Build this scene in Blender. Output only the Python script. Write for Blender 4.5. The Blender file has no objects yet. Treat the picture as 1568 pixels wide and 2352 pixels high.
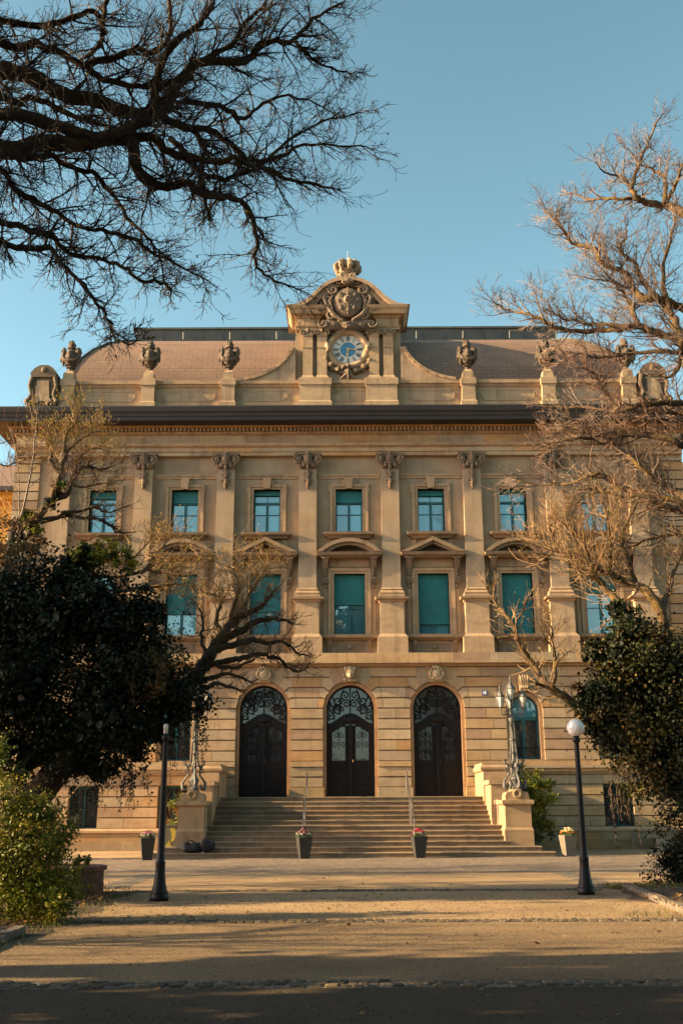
import bpy, math, random
import numpy as np
from mathutils import Vector, Matrix, Euler
PI = math.pi
sc = bpy.context.scene
col = sc.collection
R = math.radians

# ------------------------------------------------------------------ camera
F_PX, PITCH, EYE, ROLL = 2413.0, R(15.78), 1.6, R(0.25)   # focal length for a 1568 px wide frame
cam_d = bpy.data.cameras.new('camera'); cam = bpy.data.objects.new('camera', cam_d); col.objects.link(cam)
cam_d.sensor_fit = 'HORIZONTAL'; cam_d.sensor_width = 36; cam_d.lens = F_PX / 1568 * 36
cam_d.clip_start = 0.1; cam_d.clip_end = 3000
cam.matrix_world = Matrix.Translation((0, 0, EYE)) @ Matrix.Rotation(PI/2 + PITCH, 4, 'X') @ Matrix.Rotation(-ROLL, 4, 'Z')
sc.camera = cam

def at(px, py, Y):
    """world point that stands at distance Y on the sight line read off the photograph"""
    u = (px - 784) / F_PX; v = (1176 - py) / F_PX
    u, v = u*math.cos(ROLL) + v*math.sin(ROLL), -u*math.sin(ROLL) + v*math.cos(ROLL)
    d = (u, math.cos(PITCH) - v*math.sin(PITCH), math.sin(PITCH) + v*math.cos(PITCH))
    t = Y / d[1]
    return Vector((d[0]*t, Y, EYE + d[2]*t))

# ------------------------------------------------------------------ light
SUN_EL, SUN_OFF = R(20), R(6.5)
S = Vector((-math.cos(SUN_EL)*math.cos(SUN_OFF), -math.cos(SUN_EL)*math.sin(SUN_OFF), math.sin(SUN_EL)))
ld = bpy.data.lights.new('sun', 'SUN'); lo = bpy.data.objects.new('sun', ld); col.objects.link(lo)
ld.energy = 5.0; ld.angle = R(0.5); ld.color = (1.0, 0.71, 0.37)
lo.rotation_euler = (-S).to_track_quat('-Z', 'Y').to_euler()
w = bpy.data.worlds.new('World'); sc.world = w; w.use_nodes = True
nt = w.node_tree; nt.nodes.clear()
sky = nt.nodes.new('ShaderNodeTexSky'); sky.sky_type = 'NISHITA'; sky.sun_disc = False
sky.sun_elevation = SUN_EL; sky.sun_rotation = math.atan2(S.x, S.y)
sky.air_density = 1.0; sky.dust_density = 1.5; sky.ozone_density = 1.0; sky.altitude = 200
hs = nt.nodes.new('ShaderNodeHueSaturation'); hs.inputs['Saturation'].default_value = 0.76
hs.inputs['Hue'].default_value = 0.452; hs.inputs['Value'].default_value = 0.79
bg = nt.nodes.new('ShaderNodeBackground'); bg.inputs['Strength'].default_value = 0.06
wo = nt.nodes.new('ShaderNodeOutputWorld')
nt.links.new(sky.outputs[0], hs.inputs['Color']); gm = nt.nodes.new('ShaderNodeGamma'); gm.inputs[1].default_value = 1.45
nt.links.new(hs.outputs[0], gm.inputs[0]); nt.links.new(gm.outputs[0], bg.inputs['Color']); nt.links.new(bg.outputs[0], wo.inputs[0])
sc.view_settings.view_transform = 'Standard'; sc.view_settings.look = 'None'
sc.view_settings.gamma = 1.0; sc.view_settings.exposure = 2.0
sc.cycles.max_bounces = 6; sc.cycles.diffuse_bounces = 3; sc.cycles.glossy_bounces = 3
sc.cycles.transparent_max_bounces = 8; sc.cycles.use_denoising = True

# ------------------------------------------------------------------ materials
def new_mat(name):
    m = bpy.data.materials.new(name); m.use_nodes = True
    n = m.node_tree.nodes; l = m.node_tree.links
    return m, n, l, n['Principled BSDF']

def mapped(n, l, kind='Object', scale=(1, 1, 1)):
    tc = n.new('ShaderNodeTexCoord'); mp = n.new('ShaderNodeMapping'); mp.inputs['Scale'].default_value = scale
    l.new(tc.outputs[kind], mp.inputs['Vector']); return mp.outputs['Vector']

def noise(n, l, vec, scale, detail=5, rough=0.6):
    t = n.new('ShaderNodeTexNoise'); t.inputs['Scale'].default_value = scale
    t.inputs['Detail'].default_value = detail; t.inputs['Roughness'].default_value = rough
    l.new(vec, t.inputs['Vector']); return t.outputs['Fac']

def ramp(n, l, fac, stops):
    r = n.new('ShaderNodeValToRGB'); e = r.color_ramp.elements
    while len(e) < len(stops): e.new(0.5)
    for i, (p, c) in enumerate(stops):
        e[i].position = p; e[i].color = (*c, 1) if len(c) == 3 else c
    l.new(fac, r.inputs['Fac']); return r.outputs['Color']

def mix(n, l, a, b, fac, mode='MIX'):
    m = n.new('ShaderNodeMix'); m.data_type = 'RGBA'; m.blend_type = mode
    for s, v in ((m.inputs[6], a), (m.inputs[7], b), (m.inputs[0], fac)):
        if hasattr(v, 'links'): l.new(v, s)
        elif isinstance(v, (int, float)): s.default_value = v
        else: s.default_value = (*v, 1)
    return m.outputs[2]

def bump(n, l, p, h, strength, dist):
    b = n.new('ShaderNodeBump'); b.inputs['Strength'].default_value = strength; b.inputs['Distance'].default_value = dist
    l.new(h, b.inputs['Height']); l.new(b.outputs[0], p.inputs['Normal'])

def simple(name, c, rough=0.6, metal=0.0, var=0.25, scale=6, bmp=0.0, spec=0.5):
    m, n, l, p = new_mat(name)
    v = mapped(n, l)
    f = noise(n, l, v, scale)
    c1 = tuple(x*(1-var) for x in c); c2 = tuple(min(1, x*(1+var)) for x in c)
    l.new(ramp(n, l, f, [(0.3, c1), (0.7, c2)]), p.inputs['Base Color'])
    p.inputs['Roughness'].default_value = rough; p.inputs['Metallic'].default_value = metal
    p.inputs['Specular IOR Level'].default_value = spec
    if bmp: bump(n, l, p, noise(n, l, v, scale*6), bmp, 0.01)
    return m

def stone_mat(name, grime=0.35, veins=True, dark=(0.075, 0.055, 0.038)):
    m, n, l, p = new_mat(name)
    a = n.new('ShaderNodeAttribute'); a.attribute_name = 'tint'
    v = mapped(n, l)
    c = mix(n, l, a.outputs['Color'], (0.80, 0.775, 0.735), 1.0, 'MULTIPLY')
    if veins:
        vs = mapped(n, l, scale=(0.8, 0.8, 1.7))
        w1 = noise(n, l, vs, 1.9, 7, 0.7)
        c = mix(n, l, c, ramp(n, l, w1, [(0.32, (0.62, 0.55, 0.48)), (0.55, (1, 1, 1)), (0.75, (1.0, 0.90, 0.78))]), 0.6, 'MULTIPLY')
    g = noise(n, l, v, 0.55, 8, 0.7)
    c = mix(n, l, c, dark, ramp(n, l, g, [(0.50, (0, 0, 0)), (0.80, (grime,)*3)]))
    vz = mapped(n, l, scale=(2.2, 2.2, 0.25))
    st = noise(n, l, vz, 1.3, 6, 0.7)
    c = mix(n, l, c, dark, ramp(n, l, st, [(0.50, (0, 0, 0)), (0.78, (min(0.8, grime*1.3),)*3)]))
    l.new(c, p.inputs['Base Color']); p.inputs['Roughness'].default_value = 0.85
    p.inputs['Specular IOR Level'].default_value = 0.25
    bump(n, l, p, noise(n, l, v, 14, 6, 0.7), 0.35, 0.012)
    return m

def ashlar_mat(name):
    m, n, l, p = new_mat(name)
    tc = n.new('ShaderNodeTexCoord'); sx = n.new('ShaderNodeSeparateXYZ'); cx = n.new('ShaderNodeCombineXYZ')
    l.new(tc.outputs['Object'], sx.inputs[0]); l.new(sx.outputs['X'], cx.inputs['X']); l.new(sx.outputs['Z'], cx.inputs['Y'])
    b = n.new('ShaderNodeTexBrick'); b.inputs['Scale'].default_value = 1
    b.inputs['Brick Width'].default_value = 1.15; b.inputs['Row Height'].default_value = 0.62
    b.inputs['Mortar Size'].default_value = 0.004; b.inputs['Bias'].default_value = 0.0
    b.inputs['Color1'].default_value = (0.335, 0.243, 0.148, 1); b.inputs['Color2'].default_value = (0.29, 0.222, 0.146, 1)
    b.inputs['Mortar'].default_value = (0.24, 0.18, 0.12, 1)
    l.new(cx.outputs[0], b.inputs['Vector'])
    v = mapped(n, l)
    c = mix(n, l, b.outputs['Color'], ramp(n, l, noise(n, l, v, 0.8, 6, 0.65), [(0.3, (0.72, 0.68, 0.62)), (0.6, (1, 1, 1)), (0.8, (1, 0.9, 0.78))]), 0.8, 'MULTIPLY')
    vz = mapped(n, l, scale=(2.0, 2.0, 0.22))
    c = mix(n, l, c, (0.13, 0.10, 0.07), ramp(n, l, noise(n, l, vz, 1.5, 4, 0.6), [(0.48, (0, 0, 0)), (0.80, (0.5,)*3)]))
    l.new(c, p.inputs['Base Color']); p.inputs['Roughness'].default_value = 0.88; p.inputs['Specular IOR Level'].default_value = 0.25
    bump(n, l, p, noise(n, l, v, 12, 6, 0.7), 0.25, 0.01)
    return m

def roof_mat(name, bw=0.50, rh=0.20):
    m, n, l, p = new_mat(name)
    tc = n.new('ShaderNodeTexCoord')
    b = n.new('ShaderNodeTexBrick'); b.inputs['Scale'].default_value = 1
    b.inputs['Brick Width'].default_value = bw; b.inputs['Row Height'].default_value = rh
    b.inputs['Mortar Size'].default_value = 0.010; b.inputs['Mortar Smooth'].default_value = 0.3
    b.inputs['Color1'].default_value = (0.20, 0.125, 0.080, 1); b.inputs['Color2'].default_value = (0.175, 0.112, 0.075, 1)
    b.inputs['Mortar'].default_value = (0.06, 0.042, 0.032, 1)
    l.new(tc.outputs['UV'], b.inputs['Vector'])
    v = mapped(n, l)
    c = mix(n, l, b.outputs['Color'], ramp(n, l, noise(n, l, v, 0.9, 6), [(0.3, (0.7, 0.7, 0.7)), (0.7, (1.1, 1.05, 1.0))]), 0.8, 'MULTIPLY')
    l.new(c, p.inputs['Base Color']); p.inputs['Roughness'].default_value = 0.7
    bump(n, l, p, b.outputs['Fac'], -0.8, 0.03)
    return m

def leaf_mat(name, gloss=0.45):
    m, n, l, p = new_mat(name)
    a = n.new('ShaderNodeAttribute'); a.attribute_name = 'tint'
    v = mapped(n, l)
    c = mix(n, l, a.outputs['Color'], ramp(n, l, noise(n, l, v, 3, 3), [(0.3, (0.6, 0.6, 0.6)), (0.7, (1.2, 1.15, 1.0))]), 0.8, 'MULTIPLY')
    l.new(c, p.inputs['Base Color']); p.inputs['Roughness'].default_value = gloss
    p.inputs['Specular IOR Level'].default_value = 0.22
    t = n.new('ShaderNodeBsdfTranslucent'); l.new(c, t.inputs['Color'])
    ms = n.new('ShaderNodeMixShader'); ms.inputs[0].default_value = 0.22
    l.new(p.outputs[0], ms.inputs[1]); l.new(t.outputs[0], ms.inputs[2])
    l.new(ms.outputs[0], n['Material Output'].inputs['Surface'])
    return m

def bark_mat(name, c1, c2, moss, mossamt):
    m, n, l, p = new_mat(name)
    v = mapped(n, l)
    c = ramp(n, l, noise(n, l, v, 9, 6, 0.7), [(0.3, c1), (0.7, c2)])
    c = mix(n, l, c, moss, ramp(n, l, noise(n, l, v, 1.4, 5, 0.7), [(0.45, (0, 0, 0)), (0.65, (mossamt,)*3)]))
    l.new(c, p.inputs['Base Color']); p.inputs['Roughness'].default_value = 0.9; p.inputs['Specular IOR Level'].default_value = 0.2
    bump(n, l, p, noise(n, l, v, 22, 6, 0.75), 0.9, 0.03)
    return m

def glass_mat(name, tint, refl, rough=0.03):
    m, n, l, p = new_mat(name)
    v = mapped(n, l)
    l.new(ramp(n, l, noise(n, l, v, 0.7, 2), [(0.3, tuple(x*0.8 for x in tint)), (0.7, tint)]), p.inputs['Base Color'])
    oi = n.new('ShaderNodeObjectInfo'); src = p.inputs['Base Color'].links[0].from_socket
    l.new(mix(n, l, src, ramp(n, l, oi.outputs['Random'], [(0.0, (0.35, 0.45, 0.45)), (0.45, (0.9, 0.9, 0.9)), (0.75, (1.2, 1.1, 1.1)), (1.0, (1.9, 1.3, 1.2))]), 1.0, 'MULTIPLY'), p.inputs['Base Color'])
    p.inputs['Roughness'].default_value = 0.6
    g = n.new('ShaderNodeBsdfGlossy'); g.inputs['Roughness'].default_value = rough; g.inputs['Color'].default_value = (0.85, 0.95, 0.95, 1)
    b = n.new('ShaderNodeBump'); b.inputs['Strength'].default_value = 0.16; b.inputs['Distance'].default_value = 0.03
    l.new(noise(n, l, v, 1.3, 2), b.inputs['Height']); l.new(b.outputs[0], g.inputs['Normal'])
    ms = n.new('ShaderNodeMixShader'); ms.inputs[0].default_value = refl
    l.new(p.outputs[0], ms.inputs[1]); l.new(g.outputs[0], ms.inputs[2]); l.new(ms.outputs[0], n['Material Output'].inputs['Surface'])
    return m

def asphalt_mat(name, k_=1.0):
    m, n, l, p = new_mat(name)
    v = mapped(n, l)
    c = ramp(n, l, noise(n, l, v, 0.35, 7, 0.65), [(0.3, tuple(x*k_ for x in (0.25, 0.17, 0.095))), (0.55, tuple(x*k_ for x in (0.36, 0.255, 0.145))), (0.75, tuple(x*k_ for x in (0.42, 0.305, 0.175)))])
    c = mix(n, l, c, ramp(n, l, noise(n, l, v, 38, 3, 0.8), [(0.36, (0.40, 0.38, 0.36)), (0.5, (1, 1, 1)), (0.64, (1.55, 1.48, 1.35))]), 0.9, 'MULTIPLY')
    c = mix(n, l, c, (0.07, 0.05, 0.035), ramp(n, l, noise(n, l, v, 1.1, 9, 0.75), [(0.56, (0, 0, 0)), (0.72, (0.5,)*3)]))
    va = mapped(n, l, scale=(0.25, 1.6, 1))
    c = mix(n, l, c, (0.10, 0.065, 0.038), ramp(n, l, noise(n, l, va, 1.0, 8, 0.7), [(0.50, (0, 0, 0)), (0.72, (0.3,)*3)]))
    c = mix(n, l, c, ramp(n, l, noise(n, l, v, 18, 4, 0.8), [(0.30, (0.55, 0.5, 0.45)), (0.5, (1, 1, 1)), (0.72, (1.3, 1.25, 1.15))]), 0.75, 'MULTIPLY')
    l.new(c, p.inputs['Base Color']); p.inputs['Roughness'].default_value = 0.85; p.inputs['Specular IOR Level'].default_value = 0.3
    bump(n, l, p, noise(n, l, v, 45, 6, 0.85), 1.0, 0.03)
    return m

def cobble_mat(name, w_=0.13, h_=0.11, cA=(0.30, 0.235, 0.165), cB=(0.15, 0.12, 0.09)):
    m, n, l, p = new_mat(name)
    v = mapped(n, l)
    nz = n.new('ShaderNodeTexNoise'); nz.inputs['Scale'].default_value = 2.5; l.new(v, nz.inputs['Vector'])
    wv = n.new('ShaderNodeMix'); wv.data_type = 'VECTOR'; wv.inputs[0].default_value = 0.04
    l.new(v, wv.inputs[4]); l.new(nz.outputs['Color'], wv.inputs[5])
    b = n.new('ShaderNodeTexBrick'); b.inputs['Scale'].default_value = 1
    b.inputs['Brick Width'].default_value = w_; b.inputs['Row Height'].default_value = h_
    b.inputs['Mortar Size'].default_value = 0.016; b.inputs['Mortar Smooth'].default_value = 0.6
    b.inputs['Color1'].default_value = (*cA, 1); b.inputs['Color2'].default_value = (*cB, 1); b.inputs['Mortar'].default_value = (0.055, 0.04, 0.03, 1)
    l.new(wv.outputs[1], b.inputs['Vector'])
    c = mix(n, l, b.outputs['Color'], ramp(n, l, noise(n, l, v, 1.2, 6), [(0.3, (0.6, 0.57, 0.52)), (0.7, (1.1, 1.05, 1))]), 0.9, 'MULTIPLY')
    vq = mapped(n, l, scale=(1.0, 0.5, 1)); c = mix(n, l, c, ramp(n, l, noise(n, l, vq, 4.5, 8, 0.85), [(0.36, (0.35, 0.34, 0.33)), (0.52, (1, 1, 1)), (0.66, (1.5, 1.45, 1.4))]), 0.9, 'MULTIPLY')
    l.new(c, p.inputs['Base Color']); p.inputs['Roughness'].default_value = 0.75
    bump(n, l, p, b.outputs['Fac'], -1.0, 0.05)
    return m

def soil_mat(name):
    m, n, l, p = new_mat(name)
    v = mapped(n, l)
    c = ramp(n, l, noise(n, l, v, 3.5, 9, 0.75), [(0.3, (0.03, 0.02, 0.012)), (0.5, (0.075, 0.048, 0.026)), (0.7, (0.15, 0.09, 0.045))])
    l.new(c, p.inputs['Base Color']); p.inputs['Roughness'].default_value = 0.95
    bump(n, l, p, noise(n, l, v, 14, 8, 0.8), 1.0, 0.06)
    return m

M = dict(
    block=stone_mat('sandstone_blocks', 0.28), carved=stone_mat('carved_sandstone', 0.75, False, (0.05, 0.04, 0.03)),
    trim=stone_mat('sandstone_trim', 0.55), wall=ashlar_mat('ashlar_wall'), step=stone_mat('step_stone', 0.45, True, (0.06, 0.045, 0.03)),
    roof=roof_mat('roof_slates'), zinc=simple('zinc_sheet', (0.045, 0.055, 0.05), 0.5, 0.0, 0.3, 1.5),
    fascia=simple('dark_gutter_metal', (0.014, 0.010, 0.008), 0.55, 0, 0.35, 1.2),
    teal=simple('teal_paint', (0.012, 0.085, 0.085), 0.45, 0, 0.2, 3), blind=simple('teal_blind', (0.012, 0.15, 0.15), 0.55, 0, 0.15, 2),
    pane=glass_mat('window_glass', (0.035, 0.24, 0.29), 0.22), pane_dark=glass_mat('dark_window_glass', (0.005, 0.010, 0.009), 0.14),
    pane_door=glass_mat('door_glass', (0.008, 0.016, 0.016), 0.08), pane_black=glass_mat('unlit_door_glass', (0.006, 0.008, 0.008), 0.03),
    wood=simple('dark_door_wood', (0.0075, 0.0045, 0.0035), 0.5, 0, 0.35, 5, 0, 0.25), iron=simple('black_iron', (0.006, 0.006, 0.006), 0.55, 0.0, 0.3, 8, 0, 0.25),
    lamp_iron=simple('grey_green_cast_iron', (0.075, 0.073, 0.062), 0.6, 0.0, 0.8, 14, 0.3), post=simple('dark_lamp_post_paint', (0.007, 0.0075, 0.007), 0.5, 0, 0.35, 8, 0, 0.25),
    steel=simple('handrail_steel', (0.10, 0.09, 0.08), 0.4, 0.6, 0.2, 10),
    globe=simple('milky_globe', (0.72, 0.71, 0.68), 0.25, 0, 0.06, 3), lampglass=simple('lantern_glass', (0.50, 0.46, 0.38), 0.2, 0, 0.2, 6),
    whitecap=simple('weathered_white', (0.5, 0.48, 0.43), 0.6, 0, 0.3, 20),
    dial=simple('clock_dial_white', (0.46, 0.46, 0.40), 0.5, 0, 0.06, 3), blue=simple('clock_blue', (0.035, 0.16, 0.27), 0.5, 0, 0.1, 3),
    black=simple('numeral_black', (0.012, 0.012, 0.014), 0.5), gold=simple('gilt', (0.75, 0.42, 0.10), 0.3, 0.5, 0.1, 6),
    plate=simple('number_plate_blue', (0.03, 0.07, 0.20), 0.4), platewhite=simple('number_white', (0.7, 0.72, 0.75), 0.5),
    bag=simple('black_fabric', (0.008, 0.008, 0.009), 0.75, 0, 0.4, 9, 0.4), paper=simple('white_paper', (0.6, 0.58, 0.55), 0.8),
    pot_dark=simple('anthracite_planter', (0.022, 0.021, 0.021), 0.5, 0, 0.25, 4), pot_pale=simple('taupe_planter', (0.12, 0.098, 0.072), 0.6, 0, 0.2, 4),
    cab=simple('cabinet_green_grey', (0.05, 0.06, 0.045), 0.5, 0, 0.25, 4), yellow=simple('yellow_spray_paint', (0.22, 0.19, 0.02), 0.6, 0, 0.2, 6),
    redstone=simple('red_sandstone', (0.12, 0.05, 0.03), 0.9, 0, 0.5, 5, 0.8), kerb=simple('kerb_stone', (0.13, 0.105, 0.08), 0.9, 0, 0.4, 5, 0.6),
    yellowwall=simple('yellow_render', (0.55, 0.30, 0.06), 0.9, 0, 0.12, 2), leaf=leaf_mat('leaves'), ivy=leaf_mat('ivy_leaves', 0.55),
    bark_dark=bark_mat('dark_bark', (0.012, 0.009, 0.007), (0.045, 0.032, 0.022), (0.10, 0.065, 0.015), 0.5),
    bark_gold=bark_mat('pale_bark', (0.04, 0.027, 0.017), (0.12, 0.076, 0.044), (0.17, 0.11, 0.022), 0.7),
    twig_gold=simple('golden_twig_bark', (0.20, 0.12, 0.05), 0.8, 0, 0.35, 2), twig_pale=simple('pale_twig_bark', (0.125, 0.088, 0.060), 0.8, 0, 0.3, 2),
    twig_dark=simple('dark_twig_bark', (0.030, 0.022, 0.017), 0.85, 0, 0.5, 2), twig_brown=simple('brown_twig_bark', (0.10, 0.055, 0.03), 0.85, 0, 0.5, 2),
    asphalt=asphalt_mat('sandy_asphalt', 0.92), asphalt_shaded=asphalt_mat('shade_darkened_asphalt', 0.17), asphalt_part_shaded=asphalt_mat('part_shade_asphalt', 0.62), cobble=cobble_mat('cobbles'), sett=cobble_mat('setts', 0.17, 0.13, (0.30, 0.25, 0.17), (0.18, 0.15, 0.11)), soil=soil_mat('leafy_soil'),  # the two darker asphalts hold foreground shade in their colour
)

# ------------------------------------------------------------------ mesh helpers
PAL = [(0.44, 0.315, 0.185), (0.41, 0.33, 0.215), (0.48, 0.295, 0.135), (0.47, 0.34, 0.185), (0.375, 0.26, 0.165), (0.48, 0.38, 0.245), (0.45, 0.33, 0.20), (0.46, 0.32, 0.17), (0.43, 0.32, 0.20), (0.385, 0.305, 0.205), (0.45, 0.335, 0.205)]
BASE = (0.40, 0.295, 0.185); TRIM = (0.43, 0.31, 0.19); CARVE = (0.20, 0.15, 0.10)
rng = random.Random(7)
def pick(r=rng):
    c = r.choice(PAL); k = r.uniform(0.9, 1.08); return tuple(min(0.6, x*k) for x in c)

class MB:
    def __init__(s): s.v = []; s.f = []; s.t = []; s.tint = BASE
    def add(s, vs, fs, tint=None):
        o = len(s.v); s.v += [tuple(p) for p in vs]; s.f += [tuple(i+o for i in f) for f in fs]; s.t += [tint or s.tint]*len(fs)
    def box(s, x0, x1, y0, y1, z0, z1, tint=None):
        s.add([(x0,y0,z0),(x1,y0,z0),(x1,y1,z0),(x0,y1,z0),(x0,y0,z1),(x1,y0,z1),(x1,y1,z1),(x0,y1,z1)],
              [(3,2,1,0),(4,5,6,7),(0,1,5,4),(1,2,6,5),(2,3,7,6),(3,0,4,7)], tint)
    def frust(s, cx, cy, z0, z1, a0, b0, a1, b1, tint=None):
        s.add([(cx-a0,cy-b0,z0),(cx+a0,cy-b0,z0),(cx+a0,cy+b0,z0),(cx-a0,cy+b0,z0),(cx-a1,cy-b1,z1),(cx+a1,cy-b1,z1),(cx+a1,cy+b1,z1),(cx-a1,cy+b1,z1)],
              [(3,2,1,0),(4,5,6,7),(0,1,5,4),(1,2,6,5),(2,3,7,6),(3,0,4,7)], tint)
    def poly_y(s, pts, y0, y1, tint=None):
        n = len(pts); vs = [(x,y0,z) for x,z in pts] + [(x,y1,z) for x,z in pts]
        a = sum(pts[i][0]*pts[(i+1)%n][1]-pts[(i+1)%n][0]*pts[i][1] for i in range(n))
        fr = tuple(range(n)); bk = tuple(range(2*n-1, n-1, -1))
        sd = [(i, i+n, (i+1)%n+n, (i+1)%n) for i in range(n)]
        if a < 0: fr = fr[::-1]; bk = bk[::-1]; sd = [q[::-1] for q in sd]
        s.add(vs, [fr, bk]+sd, tint)
    def poly_x(s, pts, x0, x1, tint=None):
        n = len(pts); vs = [(x0,y,z) for y,z in pts] + [(x1,y,z) for y,z in pts]
        s.add(vs, [tuple(range(n)), tuple(range(2*n-1, n-1, -1))] + [(i, i+n, (i+1)%n+n, (i+1)%n) for i in range(n)], tint)
    def mould(s, x0, x1, y0, yb, prof, tint=None):
        """profile [(projection, z)] swept along the front and mitred back along both ends"""
        vs = []
        for p, z in prof: vs += [(x0-p, yb, z), (x0-p, y0-p, z), (x1+p, y0-p, z), (x1+p, yb, z)]
        fs = []
        for i in range(len(prof)-1):
            for k in range(3): fs.append((4*i+k, 4*i+k+1, 4*i+5+k, 4*i+4+k))
        m = 4*(len(prof)-1); fs += [(0, 1, 2, 3), (m+3, m+2, m+1, m)]
        s.add(vs, fs, tint)
    def tube(s, path, rad, n=6, tint=None, cap=True):
        path = [Vector(p) for p in path]; m = len(path)
        if not hasattr(rad, '__len__'): rad = [rad]*m
        vs = []; prev = None
        for i, p in enumerate(path):
            t = (path[min(i+1, m-1)] - path[max(i-1, 0)])
            if t.length < 1e-9: t = Vector((0, 0, 1))
            t.normalize()
            if prev is None:
                a = Vector((0, 0, 1)) if abs(t.z) < 0.9 else Vector((1, 0, 0)); u = t.cross(a).normalized()
            else:
                u = prev - t*prev.dot(t)
                if u.length < 1e-6: u = t.orthogonal()
                u.normalize()
            prev = u; q = t.cross(u)
            for k in range(n):
                an = 2*PI*k/n; vs.append(p + (u*math.cos(an) + q*math.sin(an))*rad[i])
        fs = [(i*n+k, i*n+(k+1)%n, (i+1)*n+(k+1)%n, (i+1)*n+k) for i in range(m-1) for k in range(n)]
        if cap: fs += [tuple(range(n))[::-1], tuple(range((m-1)*n, m*n))]
        s.add(vs, fs, tint)
    def lathe(s, prof, c, n=12, tint=None, sq=None):
        vs = []
        for r, z in prof:
            for k in range(n):
                an = 2*PI*(k+0.5)/n; vs.append((c[0]+r*math.cos(an), c[1]+r*math.sin(an), c[2]+z))
        m = len(prof)
        fs = [(i*n+k, i*n+(k+1)%n, (i+1)*n+(k+1)%n, (i+1)*n+k) for i in range(m-1) for k in range(n)]
        fs += [tuple(range(n))[::-1], tuple(range((m-1)*n, m*n))]
        s.add(vs, fs, tint)
    def blob(s, c, r, nu=10, nv=6, jit=0.0, seed=0, tint=None):
        rr = random.Random(seed); r = (r, r, r) if not hasattr(r, '__len__') else r
        vs = [(c[0], c[1], c[2]-r[2])]
        for j in range(1, nv):
            ph = -PI/2 + PI*j/nv
            for k in range(nu):
                an = 2*PI*k/nu; q = 1 + rr.uniform(-jit, jit)
                vs.append((c[0]+r[0]*math.cos(ph)*math.cos(an)*q, c[1]+r[1]*math.cos(ph)*math.sin(an)*q, c[2]+r[2]*math.sin(ph)*q))
        vs.append((c[0], c[1], c[2]+r[2])); top = len(vs)-1
        fs = [(0, 1+(k+1)%nu, 1+k) for k in range(nu)]
        for j in range(nv-2):
            for k in range(nu): a = 1+j*nu; fs.append((a+k, a+(k+1)%nu, a+nu+(k+1)%nu, a+nu+k))
        a = 1+(nv-2)*nu; fs += [(a+k, a+(k+1)%nu, top) for k in range(nu)]
        s.add(vs, fs, tint)
    def torus_y(s, c, Rr, r, n=36, m=8, tint=None, sx=1.0, sz=1.0):
        vs = []
        for i in range(n):
            a = 2*PI*i/n
            for k in range(m):
                b = 2*PI*k/m; q = Rr + r*math.cos(b)
                vs.append((c[0]+q*math.cos(a)*sx, c[1]-r*math.sin(b), c[2]+q*math.sin(a)*sz))
        fs = [(i*m+k, i*m+(k+1)%m, ((i+1)%n)*m+(k+1)%m, ((i+1)%n)*m+k) for i in range(n) for k in range(m)]
        s.add(vs, fs, tint)
    def disc_y(s, c, r, th, n=40, tint=None):
        s.poly_y([(c[0]+r*math.cos(2*PI*i/n), c[2]+r*math.sin(2*PI*i/n)) for i in range(n)], c[1]-th, c[1], tint)
    def spiral_y(s, c, r0, turns, thick, hand=1, start=0.0, n=22, sides=6, tint=None, r1=0.12):
        pts = []; rd = []
        for i in range(n):
            t = i/(n-1); r = r0*(1-t) + r0*r1*t; a = start + hand*turns*2*PI*t
            pts.append((c[0]+r*math.cos(a), c[1]-0.25*thick*t, c[2]+r*math.sin(a))); rd.append(thick*(1-0.35*t))
        s.tube(pts, rd, sides, tint)
    def build(s, name, mat, parent=None, smooth=False, loc=None):
        me = bpy.data.meshes.new(name); off = Vector(loc) if loc else Vector((0, 0, 0))
        me.from_pydata([tuple(Vector(p)-off) for p in s.v] if loc else s.v, [], s.f)
        a = me.attributes.new('tint', 'FLOAT_COLOR', 'FACE')
        a.data.foreach_set('color', [x for t in s.t for x in (t[0], t[1], t[2], 1.0)])
        if smooth: me.shade_smooth()
        me.materials.append(mat); me.update()
        o = bpy.data.objects.new(name, me); col.objects.link(o)
        o.location = off
        if parent is not None:
            o.parent = parent
        return o

def smooth_path(pts, sub=4, jit=0.0, r=None):
    """Catmull-Rom through the points, with a little bark-like wander"""
    out = []; n = len(pts)
    for i in range(n-1):
        p0, p1, p2, p3 = pts[max(0, i-1)], pts[i], pts[i+1], pts[min(n-1, i+2)]
        for k in range(sub):
            t = k/sub; q = 0.5*((2*p1)+(p2-p0)*t+(2*p0-5*p1+4*p2-p3)*t*t+(3*p1-p0-3*p2+p3)*t**3)
            if jit and r: q = q+Vector((r.gauss(0, jit), r.gauss(0, jit), r.gauss(0, jit)))
            out.append(q)
    out.append(pts[-1]); return out

def tag(o, label=None, cat=None, group=None, kind=None):
    if label: o['label'] = label
    if cat: o['category'] = cat
    if group: o['group'] = group
    if kind: o['kind'] = kind
    return o
def thing(name, label, cat, loc=(0, 0, 0), group=None):
    o = bpy.data.objects.new(name, None); col.objects.link(o); o.location = loc; o.empty_display_size = 0.2
    return tag(o, label, cat, group)
def part(mb, name, mat, root, smooth=False):
    """a child given in world coordinates; the root carries the offset"""
    o = mb.build(name, mat, root, smooth)
    acc = Vector((0, 0, 0)); q = root
    while q is not None: acc += q.location; q = q.parent
    o.location = -acc
    return o
def copy_tree(o, parent=None):
    c = o.copy(); col.objects.link(c); c.parent = parent
    for ch in list(o.children): copy_tree(ch, c)
    return c

# ================================================================== the main building
AX, D, B = 0.33, 44.3, 3.62           # axis, distance of the ground-floor face, bay width
UW, PF = D+0.25, D-0.08               # upper wall face, pilaster front
XL, XR = AX-14.85, AX+14.85           # outer corners
bld = thing('civic_building', 'large sandstone civic building with clock gable, pilasters and three arched entrance doors', 'building', (AX, D, 0))

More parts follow.
